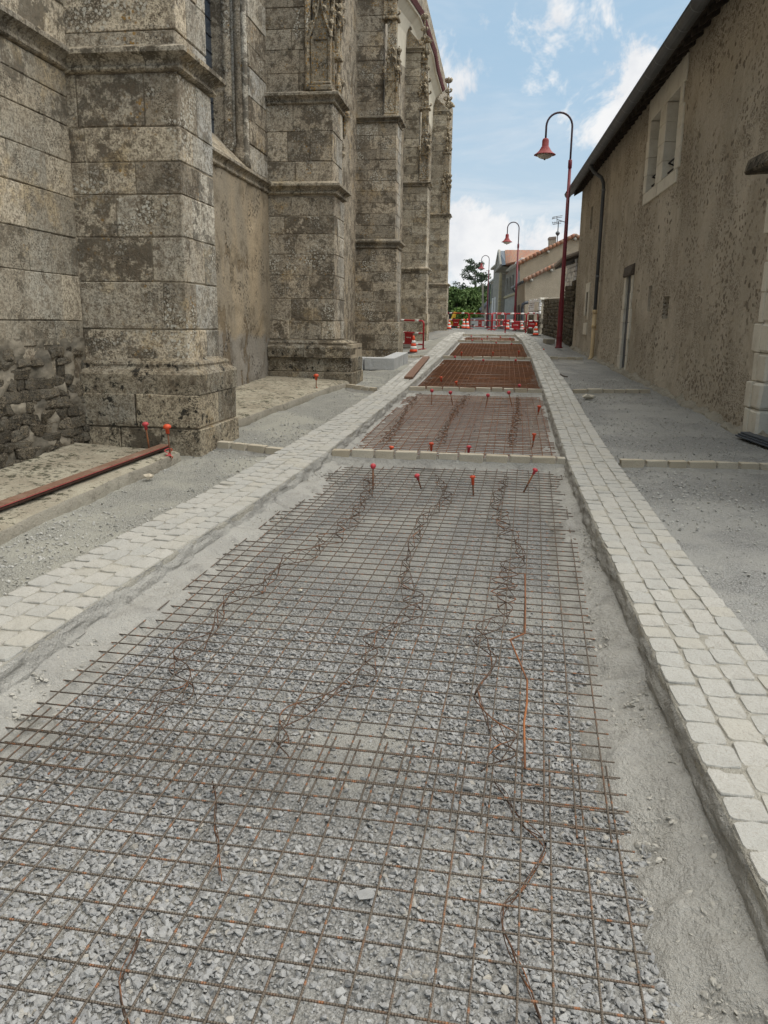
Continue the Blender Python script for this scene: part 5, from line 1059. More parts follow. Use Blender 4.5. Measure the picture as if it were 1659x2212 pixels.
# narrow door: quoin stones, oak lintel, slate-blue leaf
do = OP['door']; door = MB().box(HW, (do[0]-0.01, do[1]+0.01, -0.08, -0.03, do[2]-0.05, do[3]), 0.004).build('narrow_door', M_DOOR, house)
MB().box(HW, (do[0], do[0]+0.06, -0.05, -0.01, do[2]-0.02, do[3]-0.01), 0.004).build('door_frame', M_DOOR, door)
zz8 = courses(do[2]-0.05, do[3]-0.02, 0.335, rh)
for i in range(len(zz8)-1):
    z0, z1 = zz8[i]+0.003, zz8[i+1]-0.003; hblock(door, (do[1]+0.0, do[1]+rh.choice((0.24, 0.36)), -0.28, 0.028, z0, z1), M_CLEAN, rh); hblock(door, (do[0]-rh.choice((0.14, 0.22)), do[0], -0.28, 0.026, z0, z1), M_CLEAN, rh)
hblock(door, (do[0]-0.18, do[1]+0.3, -0.30, 0.06, do[3]-0.01, do[3]+0.20), M_LINTEL, rh, 0.02, 0.02, 'lintel'); hblock(door, (do[0]-0.1, do[1]+0.16, -0.2, 0.07, do[2]-0.16, do[2]-0.04), M_CLEAN, rh, 0.01, 0.015, 'door_step')
for k, dd in (('niche', 0.30), ('niche2', 0.14), ('slit', 0.22), ('slit2', 0.25)): reveal(OP[k], dd, M_RENDER, M_RENDER if k in ('niche', 'niche2') else M_DARKIN)
o = OP['slit']
for q in ((o[0]-0.16, o[0], -0.1, 0.018, o[2]-0.1, o[3]), (o[1], o[1]+0.18, -0.1, 0.018, o[2], o[3]), (o[0]-0.2, o[1]+0.22, -0.1, 0.02, o[3]+0.004, o[3]+0.28), (o[0]-0.1, o[1]+0.2, -0.1, 0.018, o[2]-0.55, o[2]-0.2)): hblock(hwall, q, M_CLEAN, rh, 0.006)
# wide doorway at the right edge: chamfered jamb stones, leaf, threshold
go = OP['gate']; gate = MB().box(HW, (go[0], go[1]-0.02, -0.34, -0.28, 0.2, go[3]), 0.004).build('wide_door', M_DOOR, house)
jz = [hs(1625, y)[1] for y in (942, 880, 822, 760, 698, 634, 573, 515)]; jz[0] = 0.12
for i in range(len(jz)-1):
    ww = 0.20 if i in (1, 2) else (0.30 if i in (3, 5) else 0.20); ww = [0.16, 0.22, 0.15, 0.28, 0.15, 0.16, 0.11][i]
    hblock(gate, (go[1], go[1]+ww, -0.3, 0.03+(0.03 if i < 2 else 0), jz[i]+0.003, jz[i+1]-0.003), M_CLEAN, rh, 0.004, 0.012)
    hblock(gate, (go[1]-0.30, go[1]-0.004, -0.3, 0.026+(0.03 if i < 2 else 0), jz[i]+0.003, jz[i+1]-0.003), M_CLEAN, rh, 0.004, 0.03)
hblock(gate, (go[1]-0.9, go[1]+0.3, -0.36, 0.028, jz[-1]+0.003, jz[-1]+0.40), M_CLEAN, rh)
p1, p2 = gnd(1588, 938, -0.05), gnd(1720, 985, -0.05)
sp = MB(); u_ = unit(p2-p1); n_ = np.array([-u_[1], u_[0], 0])
for k, (dz, ww) in enumerate(((0.0, 0.0), (0.018, 0.03), (0.036, 0.06))): sp.hexa([p1+n_*ww+[0, 0, dz-0.02], p2+n_*ww+[0, 0, dz-0.02], p1+n_*0.55+[0, 0, dz-0.02], p2+n_*0.55+[0, 0, dz-0.02], p1+n_*ww+[0, 0, dz-0.004], p2+n_*ww+[0, 0, dz-0.004], p1+n_*0.55+[0, 0, dz-0.004], p2+n_*0.55+[0, 0, dz-0.004]], 0.003)
tag(sp.build('slate_sheets', M_DOOR), 'stack of dark slate sheets lying before the wide doorway at the right', 'slate sheets')
# broken corbel high at the right edge
cw0, cz0 = hs(1659, 345, 0.2); hblock(hwall, (cw0-0.8, cw0+0.25, -0.1, 0.34, cz0-0.10, cz0+0.06), M_RUBB, rh, 0.03, 0.03, 'corbel'); hblock(hwall, (cw0-0.8, cw0+0.03, -0.1, 0.03, cz0+0.07, cz0+0.8), M_CLEAN, rh, 0.01, 0.01)
# crumbling mortar foot along the wall
ww_ = np.arange(-1, WE, 0.05); P = []
for d, z in ((-0.02, 0.10), (0.04, 0.05), (0.09, 0.03), (0.13, -0.02), (0.17, -0.14)):
    q = HP[None]+hd[None]*ww_[:, None]+hn[None]*(d+0.05*fnoise(ww_*3, d*9, 2, 4))[:, None]; q[:, 2] = ground_z(q[:, 0], q[:, 1])+z+0.10*fnoise(ww_*6, d*7, 7, 5); P.append(q)
V, T = sheet(np.stack(P, 1)); put('crumbling_foot', big_mesh('crumbling_foot', V, T, M_LEDGE, False), hwall)
# roof edge, rafters, gutter, downpipe
rb = MB(); slope = 0.62; z_e = gz+0.0
def RP(w, d, off=0.0): return HW(w, d, z_e+(GD-d)*slope+off)
rb.hexa([RP(-6, GD-0.02), RP(WE+0.42, GD-0.02), RP(-6, -6.5), RP(WE+0.42, -6.5), RP(-6, GD-0.02, 0.06), RP(WE+0.42, GD-0.02, 0.06), RP(-6, -6.5, 0.06), RP(WE+0.42, -6.5, 0.06)])
hroof = rb.build('roof', M_RAFTER, house)
tm = MB(); tm.tube([(0, 0, 0), (0, -0.5, 0.31)], [0.085, 0.075], 6); tmm = tm.mesh('roof_tile', M_TILE)
for i, w in enumerate(np.arange(-4.5, WE+0.4, 0.19)):
    p = HW(w, GD-0.16, z_e+0.27); put('roof_tile', tmm, hroof, tuple(p), (0, 0, math.pi/2-TH2))
rm = MB().hexa([(-0.04, 0.0, -0.11), (0.04, 0.0, -0.11), (-0.04, -0.55, 0.55*slope-0.12), (0.04, -0.55, 0.55*slope-0.12), (-0.04, 0.0, -0.01), (0.04, 0.0, -0.01), (-0.04, -0.55, 0.55*slope-0.01), (0.04, -0.55, 0.55*slope-0.01)], 0.004).mesh('rafter', M_RAFTER)
for w in np.arange(-4.0, WE+0.35, 0.44): put('rafter', rm, hroof, tuple(HW(w, GD-0.10, z_e+0.06)), (0, 0, math.pi/2-TH2))
gp = [(0.115*math.cos(t), 0.115*math.sin(t)) for t in np.linspace(math.pi, 2*math.pi, 9)]; gi = [(0.106*math.cos(t), 0.106*math.sin(t)) for t in np.linspace(2*math.pi, math.pi, 9)]
prof = [(-0.125, 0.004)]+gp+[(0.125, 0.0), (0.123, 0.014), (0.108, 0.008)]+gi; gut = MB(); n = len(prof)
def GP(w, j, s=1.0): return HW(w, GD+0.07+prof[j][0]*s, gz+prof[j][1]*s+0.055)
w0, w1 = -6, WE+0.45
gut.add([GP(w0, j) for j in range(n)]+[GP(w1, j) for j in range(n)], [(j, (j+1) % n, n+(j+1) % n, n+j) for j in range(n)]); gutter = gut.build('gutter', M_ZINC, house, False)
MB().add([GP(w1, j) for j in range(10)], [tuple(range(10))]).build('gutter_end', M_ZINC, gutter)
for w in np.arange(-4.6, w1-0.1, 0.78):
    sm = MB(); m_ = 10; sm.add([GP(w-0.016, j, 1.09) for j in range(m_)]+[GP(w+0.016, j, 1.09) for j in range(m_)], [(j, j+1, m_+j+1, m_+j) for j in range(m_-1)]); sm.build('gutter_seam', M_SEAM, gutter)
pw = hs(1293, 560, 0.10)[0]; top = hs(1307, 400, 0.10); kz = hs(1284, 676, 0.1)[1]; bz = hs(1276, 778, 0.1)[1]
dp = MB().tube([HW(pw+0.35, GD+0.07, gz), HW(pw+0.35, GD+0.06, gz-0.12), HW(pw+0.28, GD-0.02, gz-0.26), HW(pw+0.12, 0.16, gz-0.42), HW(pw+0.02, 0.11, gz-0.58), HW(pw, 0.10, gz-0.75), HW(pw, 0.10, kz)], 0.05, 10).build('downpipe', M_ZINC, house, True)
for zz_ in (gz-0.78, kz+0.9*0.95+0.1): MB().lathe([(0.056, 0), (0.06, 0.02), (0.056, 0.05)], HW(pw, 0.10, zz_), 12).build('pipe_collar', M_SEAM, dp, True)
MB().tube([HW(pw, 0.10, kz+0.02), HW(pw, 0.10, bz+0.16), HW(pw-0.02, 0.13, bz+0.05), HW(pw-0.08, 0.20, bz-0.02)], 0.056, 10).build('pipe_foot', M_PVC, dp, True)
for zz_ in (kz-0.02, kz-0.42): MB().lathe([(0.058, 0), (0.068, 0.01), (0.068, 0.09), (0.058, 0.10)], HW(pw, 0.10, zz_), 12).build('pipe_socket', M_PVC, dp, True)

# ------------------------------------------------------------------ ledges and boards by the church
def ledge(label, pts, z_off, seed, drop=0.16):                 # pts: front edge as (a, b) list; back edge at the wall
    a_ = np.linspace(pts[0][0], pts[-1][0], max(8, int((pts[-1][0]-pts[0][0])/0.04))); bf = np.interp(a_, [p[0] for p in pts], [p[1] for p in pts])+0.012*fnoise(a_*4, seed, 0, 3)
    rows = []
    for t in np.linspace(0, 1, 22):
        b = WB-0.1+(bf-(WB-0.1))*t; q = ea[None]*a_[:, None]+eb[None]*b[:, None]; q[:, 2] = zc(q[:, 1])+z_off+0.05*(1-t)+0.012*fnoise(a_*3, t*4, seed, 4)+0.008*fnoise(a_*14, t*14, seed, 3)*(t < 0.97)-(0.015 if t > 0.98 else 0); rows.append(q)
    for d, dz in ((0.012, -0.03), (0.02, -0.10), (0.03, -drop-0.05)):
        q = ea[None]*a_[:, None]+eb[None]*(bf+d+0.006*fnoise(a_*6, d*40, seed, 3))[:, None]; q[:, 2] = zc(q[:, 1])+z_off+dz; rows.append(q)
    V, T = sheet(np.stack(rows[:22], 1)); root = thing('concrete_ledge', rows[10][len(a_)//2], label, 'ledge'); put('top', big_mesh('top', V, T, M_LEDGET, True), root)
    V, T = sheet(np.stack(rows[21:], 1)); put('edge', big_mesh('edge', V, T, M_LEDGE, True), root)
ledge('mossy rough concrete ledge along the church foot before the nearest buttress', [(3.4, -3.20), (4.61, -3.18), (6.17, -3.16), (7.33, -3.08)], 0.0, 3)
ledge('dry rough concrete ledge between the two nearest buttresses', [(8.6, -3.05), (9.44, -3.21), (11.2, -3.05), (13.0, -2.9), (14.2, -2.72)], 0.0, 5)
b0_, b1_ = gnd(0, 1104, 0.03), gnd(366, 968, 0.03); u_ = unit(b1_-b0_); b0_ = b0_-u_*1.2; n_ = unit([-u_[1], u_[0], 0])
def board(p, q, n, w, t, m, nm='long_board', ch=0.004, parent=None):
    z_ = np.array([0, 0, t]); mb = MB().hexa([p, q, p+n*w, q+n*w, p+z_, q+z_, p+n*w+z_, q+n*w+z_], ch); return mb.build(nm, m, parent)
rt_ = thing('formwork_boards', b0_, 'long red brown boards stacked on the mossy ledge before the nearest buttress', 'boards')
board(b0_, b1_, n_, 0.10, 0.02, M_PLANKD, 'lower_board', parent=rt_); board(b0_+[0, 0, 0.022]-n_*0.004, b1_+[0, 0, 0.022]-n_*0.004, n_, 0.096, 0.016, M_PLANK, 'upper_board', parent=rt_)
MB().tube([b0_+[0, 0, 0.030]-n_*0.012, b1_+[0, 0, 0.030]-n_*0.010], 0.0016, 5).build('red_string', M_CAPP, rt_)
s0 = gnd(361, 975, 0.03); pts = [s0+np.array([0.05*t+0.02*math.sin(t*9), -0.15*t+0.03*math.cos(t*7), 0.02*math.sin(t*5)+0.02*(1-t)]) for t in np.linspace(0, 1.5, 24)]
tag(MB().tube(pts, 0.004, 5).build('loose_string', M_CAPP), 'tangle of pink red string at the corner of the nearest buttress', 'string')
pa, pb = gnd(873, 818, 0.012), gnd(914, 773, 0.012); u_ = unit(pb-pa); n_ = unit([u_[1], -u_[0], 0])
tag(board(pa, pb, n_, 0.16, 0.04, M_PALLET if False else M_PLANK, 'wooden_plank'), 'weathered brown plank lying along the left paved band', 'plank')
# new concrete kerb blocks beside the third buttress
c0, c1, c2 = gnd(762, 798, -0.12), gnd(851, 800, -0.12), gnd(882, 784, -0.12); zt = 0.26
def kerb(p, q, label, w=0.5):
    u_ = unit(q-p); n_ = unit([-u_[1], u_[0], 0]); u_ = q-p; c = [p, q, p+n_*w, q+n_*w]; tag(MB().hexa([k+np.array([0, 0, 0]) for k in c]+[k+np.array([0, 0, zt]) for k in c], 0.006).build('kerb_block', M_CONC), label, 'kerb block', 'new concrete kerb blocks')
d_ = (c1-c0); kerb(c0, c0+d_*0.25, 'short new grey kerb block at the left of the row before the third buttress'); kerb(c0+d_*0.283, c1, 'longest new grey kerb block facing the camera before the third buttress')
d_ = c2-c1; n_ = unit([-d_[1], d_[0], 0])
for k, lb in enumerate(('nearest', 'middle', 'farthest')): kerb(c1+d_*(0.025+0.33*k), c1+d_*(0.31+0.33*k), '%s of three new grey kerb blocks running away beside the third buttress' % lb, 0.3)

# ------------------------------------------------------------------ street lamps
def copy_tree(o, parent=None):
    c = o.copy(); COL.objects.link(c); c.parent = parent
    for ch in list(o.children): copy_tree(ch, c)
    return c
def lamp(base, zcol, ztop, arm, label):
    x, y, z = base; root = thing('street_lamp', base, label, 'street lamp', 'red street lamps along the right'); B = np.array(base)
    hc = zcol-z
    MB().lathe([(0.13, 0), (0.13, 0.03), (0.098, 0.05), (0.095, 0.32), (0.102, 0.34), (0.102, 0.38), (0.092, 0.40), (0.088, 1.45), (0.085, 1.5), (0.072, 1.56), (0.048, hc-0.25)], B, 14).build('pole', M_LAMPRED, root, True)
    MB().lathe([(0.05, hc-0.26), (0.062, hc-0.25), (0.062, hc-0.02), (0.045, hc)], B, 14).build('collar', M_LAMPRED, root, True)
    R = arm/2; top = ztop-R; pts = [B+[0, 0, hc-0.05], B+[0, 0, (top-z)*0.5+hc*0.5]]
    for t in np.linspace(0, math.pi, 15): pts.append(np.array([x-R+R*math.cos(t), y, top+R*math.sin(t)]))
    hz = ztop-R-0.36; pts.append(np.array([x-arm, y, hz])); MB().tube(pts, 0.032, 10).build('swan_neck', M_LAMPDK, root, True)
    hc_ = np.array([x-arm, y, hz])
    MB().lathe([(0.04, 0.02), (0.085, 0.0), (0.105, -0.05), (0.108, -0.22), (0.12, -0.235), (0.14, -0.27), (0.19, -0.35), (0.25, -0.41), (0.33, -0.46), (0.345, -0.475), (0.33, -0.48), (0.24, -0.44), (0.1, -0.40)], hc_, 24).build('shade', M_HEADRED, root, True)
    d = MB().lathe([(0.255, -0.45), (0.24, -0.50), (0.19, -0.55), (0.11, -0.585), (0.03, -0.597)], hc_, 20).build('diffuser', M_GLOBE, root, True); MB().lathe([(0.03, -0.59), (0.03, -0.62), (0.012, -0.63)], hc_, 10).build('drip_knob', M_IRON, d, True)
    return root
b = gnd(1207, 752, -0.16); Y1 = b[1]
lamp(b, atY(1233, 345, Y1)[2], atY(1213, 243, Y1)[2], float(atY(1240, 300, Y1)[0]-atY(1184, 300, Y1)[0]), 'tall red swan neck street lamp standing nearest, beside the house corner')
def far_lamp(xb, xcol, ycol, ytop, xa, xh, Y, label):
    p = atY(xcol, ycol, Y); lamp(np.array([p[0], Y, float(zc(Y))-0.12]), p[2], atY(xcol, ytop, Y)[2], float(atY(xa, ytop, Y)[0]-atY(xh, ytop, Y)[0]), label)
far_lamp(1109, 1119.7, 526.6, 480, 1122, 1097, 53, 'red swan neck street lamp in the middle distance before the gabled house')
far_lamp(1052, 1056, 583, 552, 1057, 1040.5, 78, 'smallest and farthest red swan neck street lamp near the trees')

# ------------------------------------------------------------------ barriers and cones
def barrier(p, q, h, label, plate=True, zp=None, zq=None):
    p = np.array(p, float); q = np.array(q, float); root = thing('red_barrier', (p+q)/2, label, 'barrier', 'red works barriers'); u = q-p; L = np.linalg.norm(u); u = u/L; n = unit([u[1], -u[0], 0]); Z = np.array([0, 0, 1.0]); r = 0.028; c = 0.10
    pts = [p, p+Z*(h-c)]+[p+Z*(h-c)+u*c*(1-math.cos(t))+Z*c*math.sin(t) for t in np.linspace(0.3, math.pi/2, 4)]+[q+Z*(h-c)-u*c*(1-math.cos(t))+Z*c*math.sin(t) for t in np.linspace(math.pi/2, 0.3, 4)]+[q+Z*(h-c), q]
    fr = MB().tube(pts, r, 8).build('frame', M_BARRED, root, True)
    for k in (0.20, 0.58): MB().tube([p+Z*h*k, q+Z*h*k], r*0.9, 8).build('rail', M_BARRED, root, True)
    for k in (0.20, 0.58, 1.0):
        for t in (0.22, 0.72): a = p+Z*(h*k)+u*(L*t); MB().tube([a, a+u*0.17], r*1.25, 8).build('reflective_band', M_WHITE, root, True)
    if plate:
        m = (p+q)/2; pl = MB().hexa([m+u*sx*0.19+n*sy*0.012+Z*z_ for z_ in (h*0.22, h*0.60) for sy in (-1, 1) for sx in (-1, 1)], 0.003).build('plate', M_PLATE, root)
        for k, (x0, w_, z0, hh) in enumerate(((-0.11, 0.05, 0.40, 0.022), (-0.045, 0.03, 0.385, 0.04), (0.0, 0.06, 0.40, 0.022), (0.075, 0.04, 0.385, 0.035))):
            for sy in (-1, 1): MB().hexa([m+u*(x0+sx*w_)+n*(sy*0.0135+0.001*j)+Z*(h*z0+zz_*hh+sx*0.008) for zz_ in (0, 1) for j in (0, 1) for sx in (0, 1)], 0).build('mark', M_WHITE if sy < 0 else M_WHITE, pl)
    for e in (p, q): MB().tube([e-n*0.22+Z*0.02, e+Z*0.06, e+n*0.22+Z*0.02], 0.018, 6).build('foot', M_BARRED, root, True)
    return root
def gz_(X, Y): return float(zc(Y))-0.10
def bar2(x0, y0, Y0, x1, y1, Y1, h, label, plate=True): barrier(atY(x0, y0, Y0), atY(x1, y1, Y1), h, label, plate)
bar2(958, 710, 46.5, 1011.5, 711, 45.5, 0.86, 'red and white barrier leftmost in the far line, beside the church corner')
bar2(1013, 711, 45, 1061, 714, 42.5, 0.84, 'red and white barrier second in the far line, before a grey cabinet')
bar2(1063, 713, 43, 1091, 710, 47, 0.86, 'red and white barrier turned away, in the middle of the far line')
bar2(1091, 719, 38.5, 1135, 719.5, 38.3, 0.88, 'red and white barrier standing nearest at the end of the right paved band')
bar2(1136, 716, 40, 1160, 716, 40, 0.86, 'red and white barrier rightmost in the far line, against the rubble wall')
bar2(1072, 710, 50, 1112, 710, 50, 0.86, 'red and white barrier standing behind the far line near the second lamp', True)
pb_ = gnd(914, 757, -0.24); pa_ = gnd(852, 752, -0.25); barrier(pa_, pb_, 0.93, 'red and white barrier closest to the camera, beside the third buttress')
CPROF = [(0.0, 0.02), (0.115, 0.02), (0.108, 0.05), (0.09, 0.13), (0.072, 0.21), (0.056, 0.29), (0.040, 0.37), (0.028, 0.43), (0.024, 0.47), (0.014, 0.475)]
def cone(base, s, label, tilt=(0, 0)):
    B = np.array(base, float); ax = unit([tilt[0], tilt[1], 1]); root = thing('traffic_cone', B, label, 'traffic cone', 'red and white traffic cones')
    def R(h): return float(np.interp(h, [p[1] for p in CPROF[1:]], [p[0] for p in CPROF[1:]]))
    bounds = [0.03, 0.11, 0.19, 0.27, 0.345, 0.475]
    body = None
    for i in range(5):
        h0, h1 = bounds[i], bounds[i+1]; e = 0.0015 if i % 2 else 0; pr = [(R(h)*s*1.0+e, h*s) for h in np.linspace(h0, h1, 3)]
        o = MB().lathe(pr, B, 16, ax).build('cone_body' if i % 2 == 0 else 'white_band', M_CONE if i % 2 == 0 else M_WHITE, root, True)
    n = 4; mb = MB(); c = [B+np.array([sx*0.165*s, sy*0.165*s, z_*s]) for z_ in (0, 0.03) for sy in (-1, 1) for sx in (-1, 1)]; mb.hexa(c, 0.012*s); mb.build('base_plate', M_RUBBER, root)
for x, y, Y, s, tl_, lb in ((970, 711.5, 43.0, 1.05, (0, 0), 'traffic cone leftmost in the distance, against the church corner'), (990, 709.5, 46.0, 0.62, (0, 0), 'small traffic cone low behind the leftmost far barrier'), (1001.5, 710.5, 44.0, 1.15, (0, 0), 'traffic cone left of a close pair at the left paved band end'), (1009, 711, 43.6, 1.18, (0, 0), 'traffic cone right of a close pair at the left paved band end'),
                           (1096, 712, 42, 1.02, (0.03, 0), 'traffic cone behind the barrier at the end of the right band'), (1129, 713, 41, 1.0, (-0.22, 0), 'tilted traffic cone behind the barrier at the end of the right band'), (1157, 726, 34.2, 1.15, (0, 0), 'traffic cone standing before the rubble wall at the right')):
    cone(atY(x, y, Y), s, lb, tl_)
cone(gnd(893, 763, -0.24), 1.12, 'nearest traffic cone, beside the church buttress and red barrier')
# pallet stack, leaning board, concrete block
pp = gnd(874, 752, -0.28); root = thing('timber_stack', pp, 'small stack of grey boards behind the nearest red barrier', 'boards')
for k in range(4):
    for j in range(3): MB().box(lambda x, y, z: pp+np.array([x, y, z]), (-0.32+0.02*k, 0.30, 0.35*j, 0.35*j+0.12, 0.055*k, 0.055*k+0.028), 0.004).build('board', M_PALLET, root)
pc = gnd(1189, 743, -0.16); tag(MB().box(lambda x, y, z: pc+np.array([x, y, z]), (-0.16, 0.16, 0, 0.6, 0, 0.17), 0.012).build('concrete_block', M_LEDGE), 'rough concrete block on the gravel left of the nearest lamp post', 'concrete block')

# ------------------------------------------------------------------ far buildings on the right
def rubble_face(parent, p0, u, n, L, z0f, z1f, smin, smax, mt_list, seed, maxobj=300, bed=None):
    r = random.Random(seed); cnt = 0; joined = MB(); z = 0.0; H = max(z1f(0)-z0f(0), z1f(L)-z0f(L)); an = math.atan2(u[1], u[0])
    while z < H:
        h = r.uniform(smin, smax)*0.62; x = r.random()*0.1
        while x < L:
            w = r.uniform(smin, smax)*1.25; zz_ = z0f(x)+z+h/2
            if zz_ < z1f(x)-0.02:
                c = p0+u*(x+w/2)+np.array([0, 0, zz_])+n*r.gauss(0.0, 0.015)
                if cnt < maxobj: put('rubble_stone', mt_list[r.randrange(len(mt_list))], parent, tuple(c), (r.gauss(0, .15), r.gauss(0, .12), an+r.gauss(0, .12)), (w*0.50, 0.06, h*0.50)); cnt += 1
                else:
                    me_ = mt_list[r.randrange(len(mt_list))]; q = np.array([v.co for v in me_.vertices])*np.array([w*0.50, 0.06, h*0.52]); joined.add([c+u*a[0]+n*a[1]+np.array([0, 0, a[2]]) for a in q], [tuple(f.vertices) for f in me_.polygons])
            x += w+0.015
        z += h+0.012
    if joined.v: tag(joined.build('rubble_stones_beyond', bed, parent), kind='stuff')
M_RUB2 = stone('field_stone', (0.25, 0.215, 0.16), (0.20, 0.185, 0.155), (0.07, 0.062, 0.05), 0.3, 0.1, 0.6, 0.3, rv=0.8)
M_RUB2J = stone('field_stone_far', (0.25, 0.215, 0.16), (0.20, 0.185, 0.155), (0.07, 0.062, 0.05), 0.3, 0.1, 0.6, 0.3, rv=0.8, island=True)
ROCK2 = [rock_mesh('rubble_stone', 160+k, M_RUB2) for k in range(10)]
FD = unit([0.12, 1, 0]); FN = np.array([-FD[1], FD[0], 0]); F0 = HW(WE, 0.02, 0)
def FP(s, d, z): return F0+FD*s+FN*d+np.array([0, 0, z])
def gz2(s): return float(zc((F0+FD*s)[1]))-0.2
# porch: tall rubble wall under a small tiled canopy
porch = thing('stone_porch', FP(1, 0, gz2(1)), 'tall rubble wall with a little tiled canopy just beyond the house', 'outbuilding'); zt1 = atY(1232, 566, 30.0)[2]
pm = MB().box(FP, (0.02, 3.2, -3.0, -0.02, 0.3, zt1)).build('wall', M_RMORT, porch); rubble_face(pm, FP(0.05, 0.0, 0), FD, FN, 3.1, gz2, lambda s: zt1, 0.13, 0.30, ROCK2, 5, 170)
cz = zt1+0.02; MB().hexa([FP(-0.05, 0.42, cz-0.12), FP(3.9, 0.42, cz-0.12), FP(-0.05, -2.5, cz+0.9), FP(3.9, -2.5, cz+0.9), FP(-0.05, 0.42, cz-0.04), FP(3.9, 0.42, cz-0.04), FP(-0.05, -2.5, cz+0.98), FP(3.9, -2.5, cz+0.98)]).build('canopy', M_RAFTER, porch)
tm = MB(); tm.tube([(0, 0, 0), (0, -0.5, 0.175)], [0.085, 0.072], 6); M_TILEG = mat('grey_tile', paint((0.25, 0.21, 0.175), (0.20, 0.155, 0.125)), 0.9); tg = tm.mesh('canopy_tile', M_TILEG)
for i, s in enumerate(np.arange(0, 3.9, 0.2)):
    for j in range(4): put('canopy_tile', tg, porch, tuple(FP(s, 0.46-0.42*j, cz+0.0+0.147*j)), (0, 0, math.atan2(FN[1], FN[0])-math.pi/2))
# low rubble garden wall
lw = thing('rubble_wall', FP(8, 0, gz2(8)), 'low dark rubble garden wall behind the traffic cone', 'stone wall'); tz = lambda s: atY(1205, 643, 31)[2]+(s-3)*0.028
lm = MB().hexa([FP(3.2, -0.4, 0.4), FP(14.5, -0.4, 0.4), FP(3.2, -0.02, 0.4), FP(14.5, -0.02, 0.4), FP(3.2, -0.4, tz(3.2)), FP(14.5, -0.4, tz(14.5)), FP(3.2, -0.02, tz(3.2)), FP(14.5, -0.02, tz(14.5))]).build('core', M_RMORT, lw)
rubble_face(lm, FP(3.2, 0.0, 0), FD, FN, 11.3, lambda s: gz2(s+3.2), lambda s: tz(s+3.2), 0.13, 0.30, ROCK2, 6, 290, M_RUB2J); MB().hexa([FP(3.2, -0.44, tz(3.2)), FP(14.5, -0.44, tz(14.5)), FP(3.2, 0.05, tz(3.2)), FP(14.5, 0.05, tz(14.5)), FP(3.2, -0.44, tz(3.2)+0.06), FP(14.5, -0.44, tz(14.5)+0.06), FP(3.2, 0.05, tz(3.2)+0.06), FP(14.5, 0.05, tz(14.5)+0.06)], 0.01).build('coping', M_CLEAN, lw)
M_GREYR = mat('grey_render', mortar((0.30, 0.275, 0.225), (0.24, 0.215, 0.175), (0.185, 0.165, 0.135)), 0.95)
M_TANR = mat('tan_render', mortar((0.40, 0.335, 0.25), (0.35, 0.295, 0.22), (0.28, 0.235, 0.175)), 0.95)
M_PALER = mat('pale_facade', mortar((0.34, 0.32, 0.275), (0.28, 0.265, 0.23), (0.21, 0.195, 0.165)), 0.95)
M_YST = mat('yellow_quoin', paint((0.36, 0.30, 0.175), (0.27, 0.235, 0.155), sc=3), 0.9)
# stone gate pier with arched niche beyond the low wall
gp_ = thing('gate_pier', FP(15.5, 0, gz2(15)), 'rubble gate pier with dressed blocks and arched gateway beyond the low wall', 'gate pier')
p0_ = atY(1141, 712, 47); p1_ = atY(1163.5, 714, 44); zt2 = atY(1150, 649, 45.5)[2]; up3 = np.array([0, 0, 1.0]); wv_ = p1_-p0_; wv_[2] = 0; bk = np.array([1.5, 1.0, 0]); zb = 1.05
gm = MB().hexa([np.array([*(p0_+a*wv_+b_*bk)[:2], z_]) for z_ in (zb, zt2) for b_ in (0, 1) for a in (0, 1)]).build('pier', M_RMORT, gp_)
rubble_face(gm, np.array([*p0_[:2], 0]), unit(wv_), unit([wv_[1], -wv_[0], 0]), float(np.linalg.norm(wv_)), lambda s: 1.1, lambda s: zt2, 0.14, 0.34, ROCK2, 9, 60)
MB().hexa([np.array([*(p0_+a*wv_-bk*0.03+b_*bk*1.1)[:2], z_]) for z_ in (zt2, zt2+0.10) for b_ in (0, 1) for a in (-0.05, 1.05)], 0.01).build('capstone', M_CLEAN, gp_)
for k in range(3): MB().hexa([np.array([*(p0_+a*wv_-bk*(0.06-0.05*b_))[:2], z_]) for z_ in (1.25+k*0.55, 1.72+k*0.55) for b_ in (0, 1) for a in (0.62, 0.97)], 0.02).build('dressed_block', M_CLEAN, gp_)
pd0, pd1 = atY(1127, 712, 49), atY(1141, 712, 48); gpts = [atY(1128, y, 49) for y in (712, 690, 672, 664)]+[atY(x, y, 48.6) for x, y in ((1130, 657), (1134, 654.5), (1141, 653))]
MB().tube(gpts, 0.10, 6).build('gate_arch', M_DOOR, gp_)
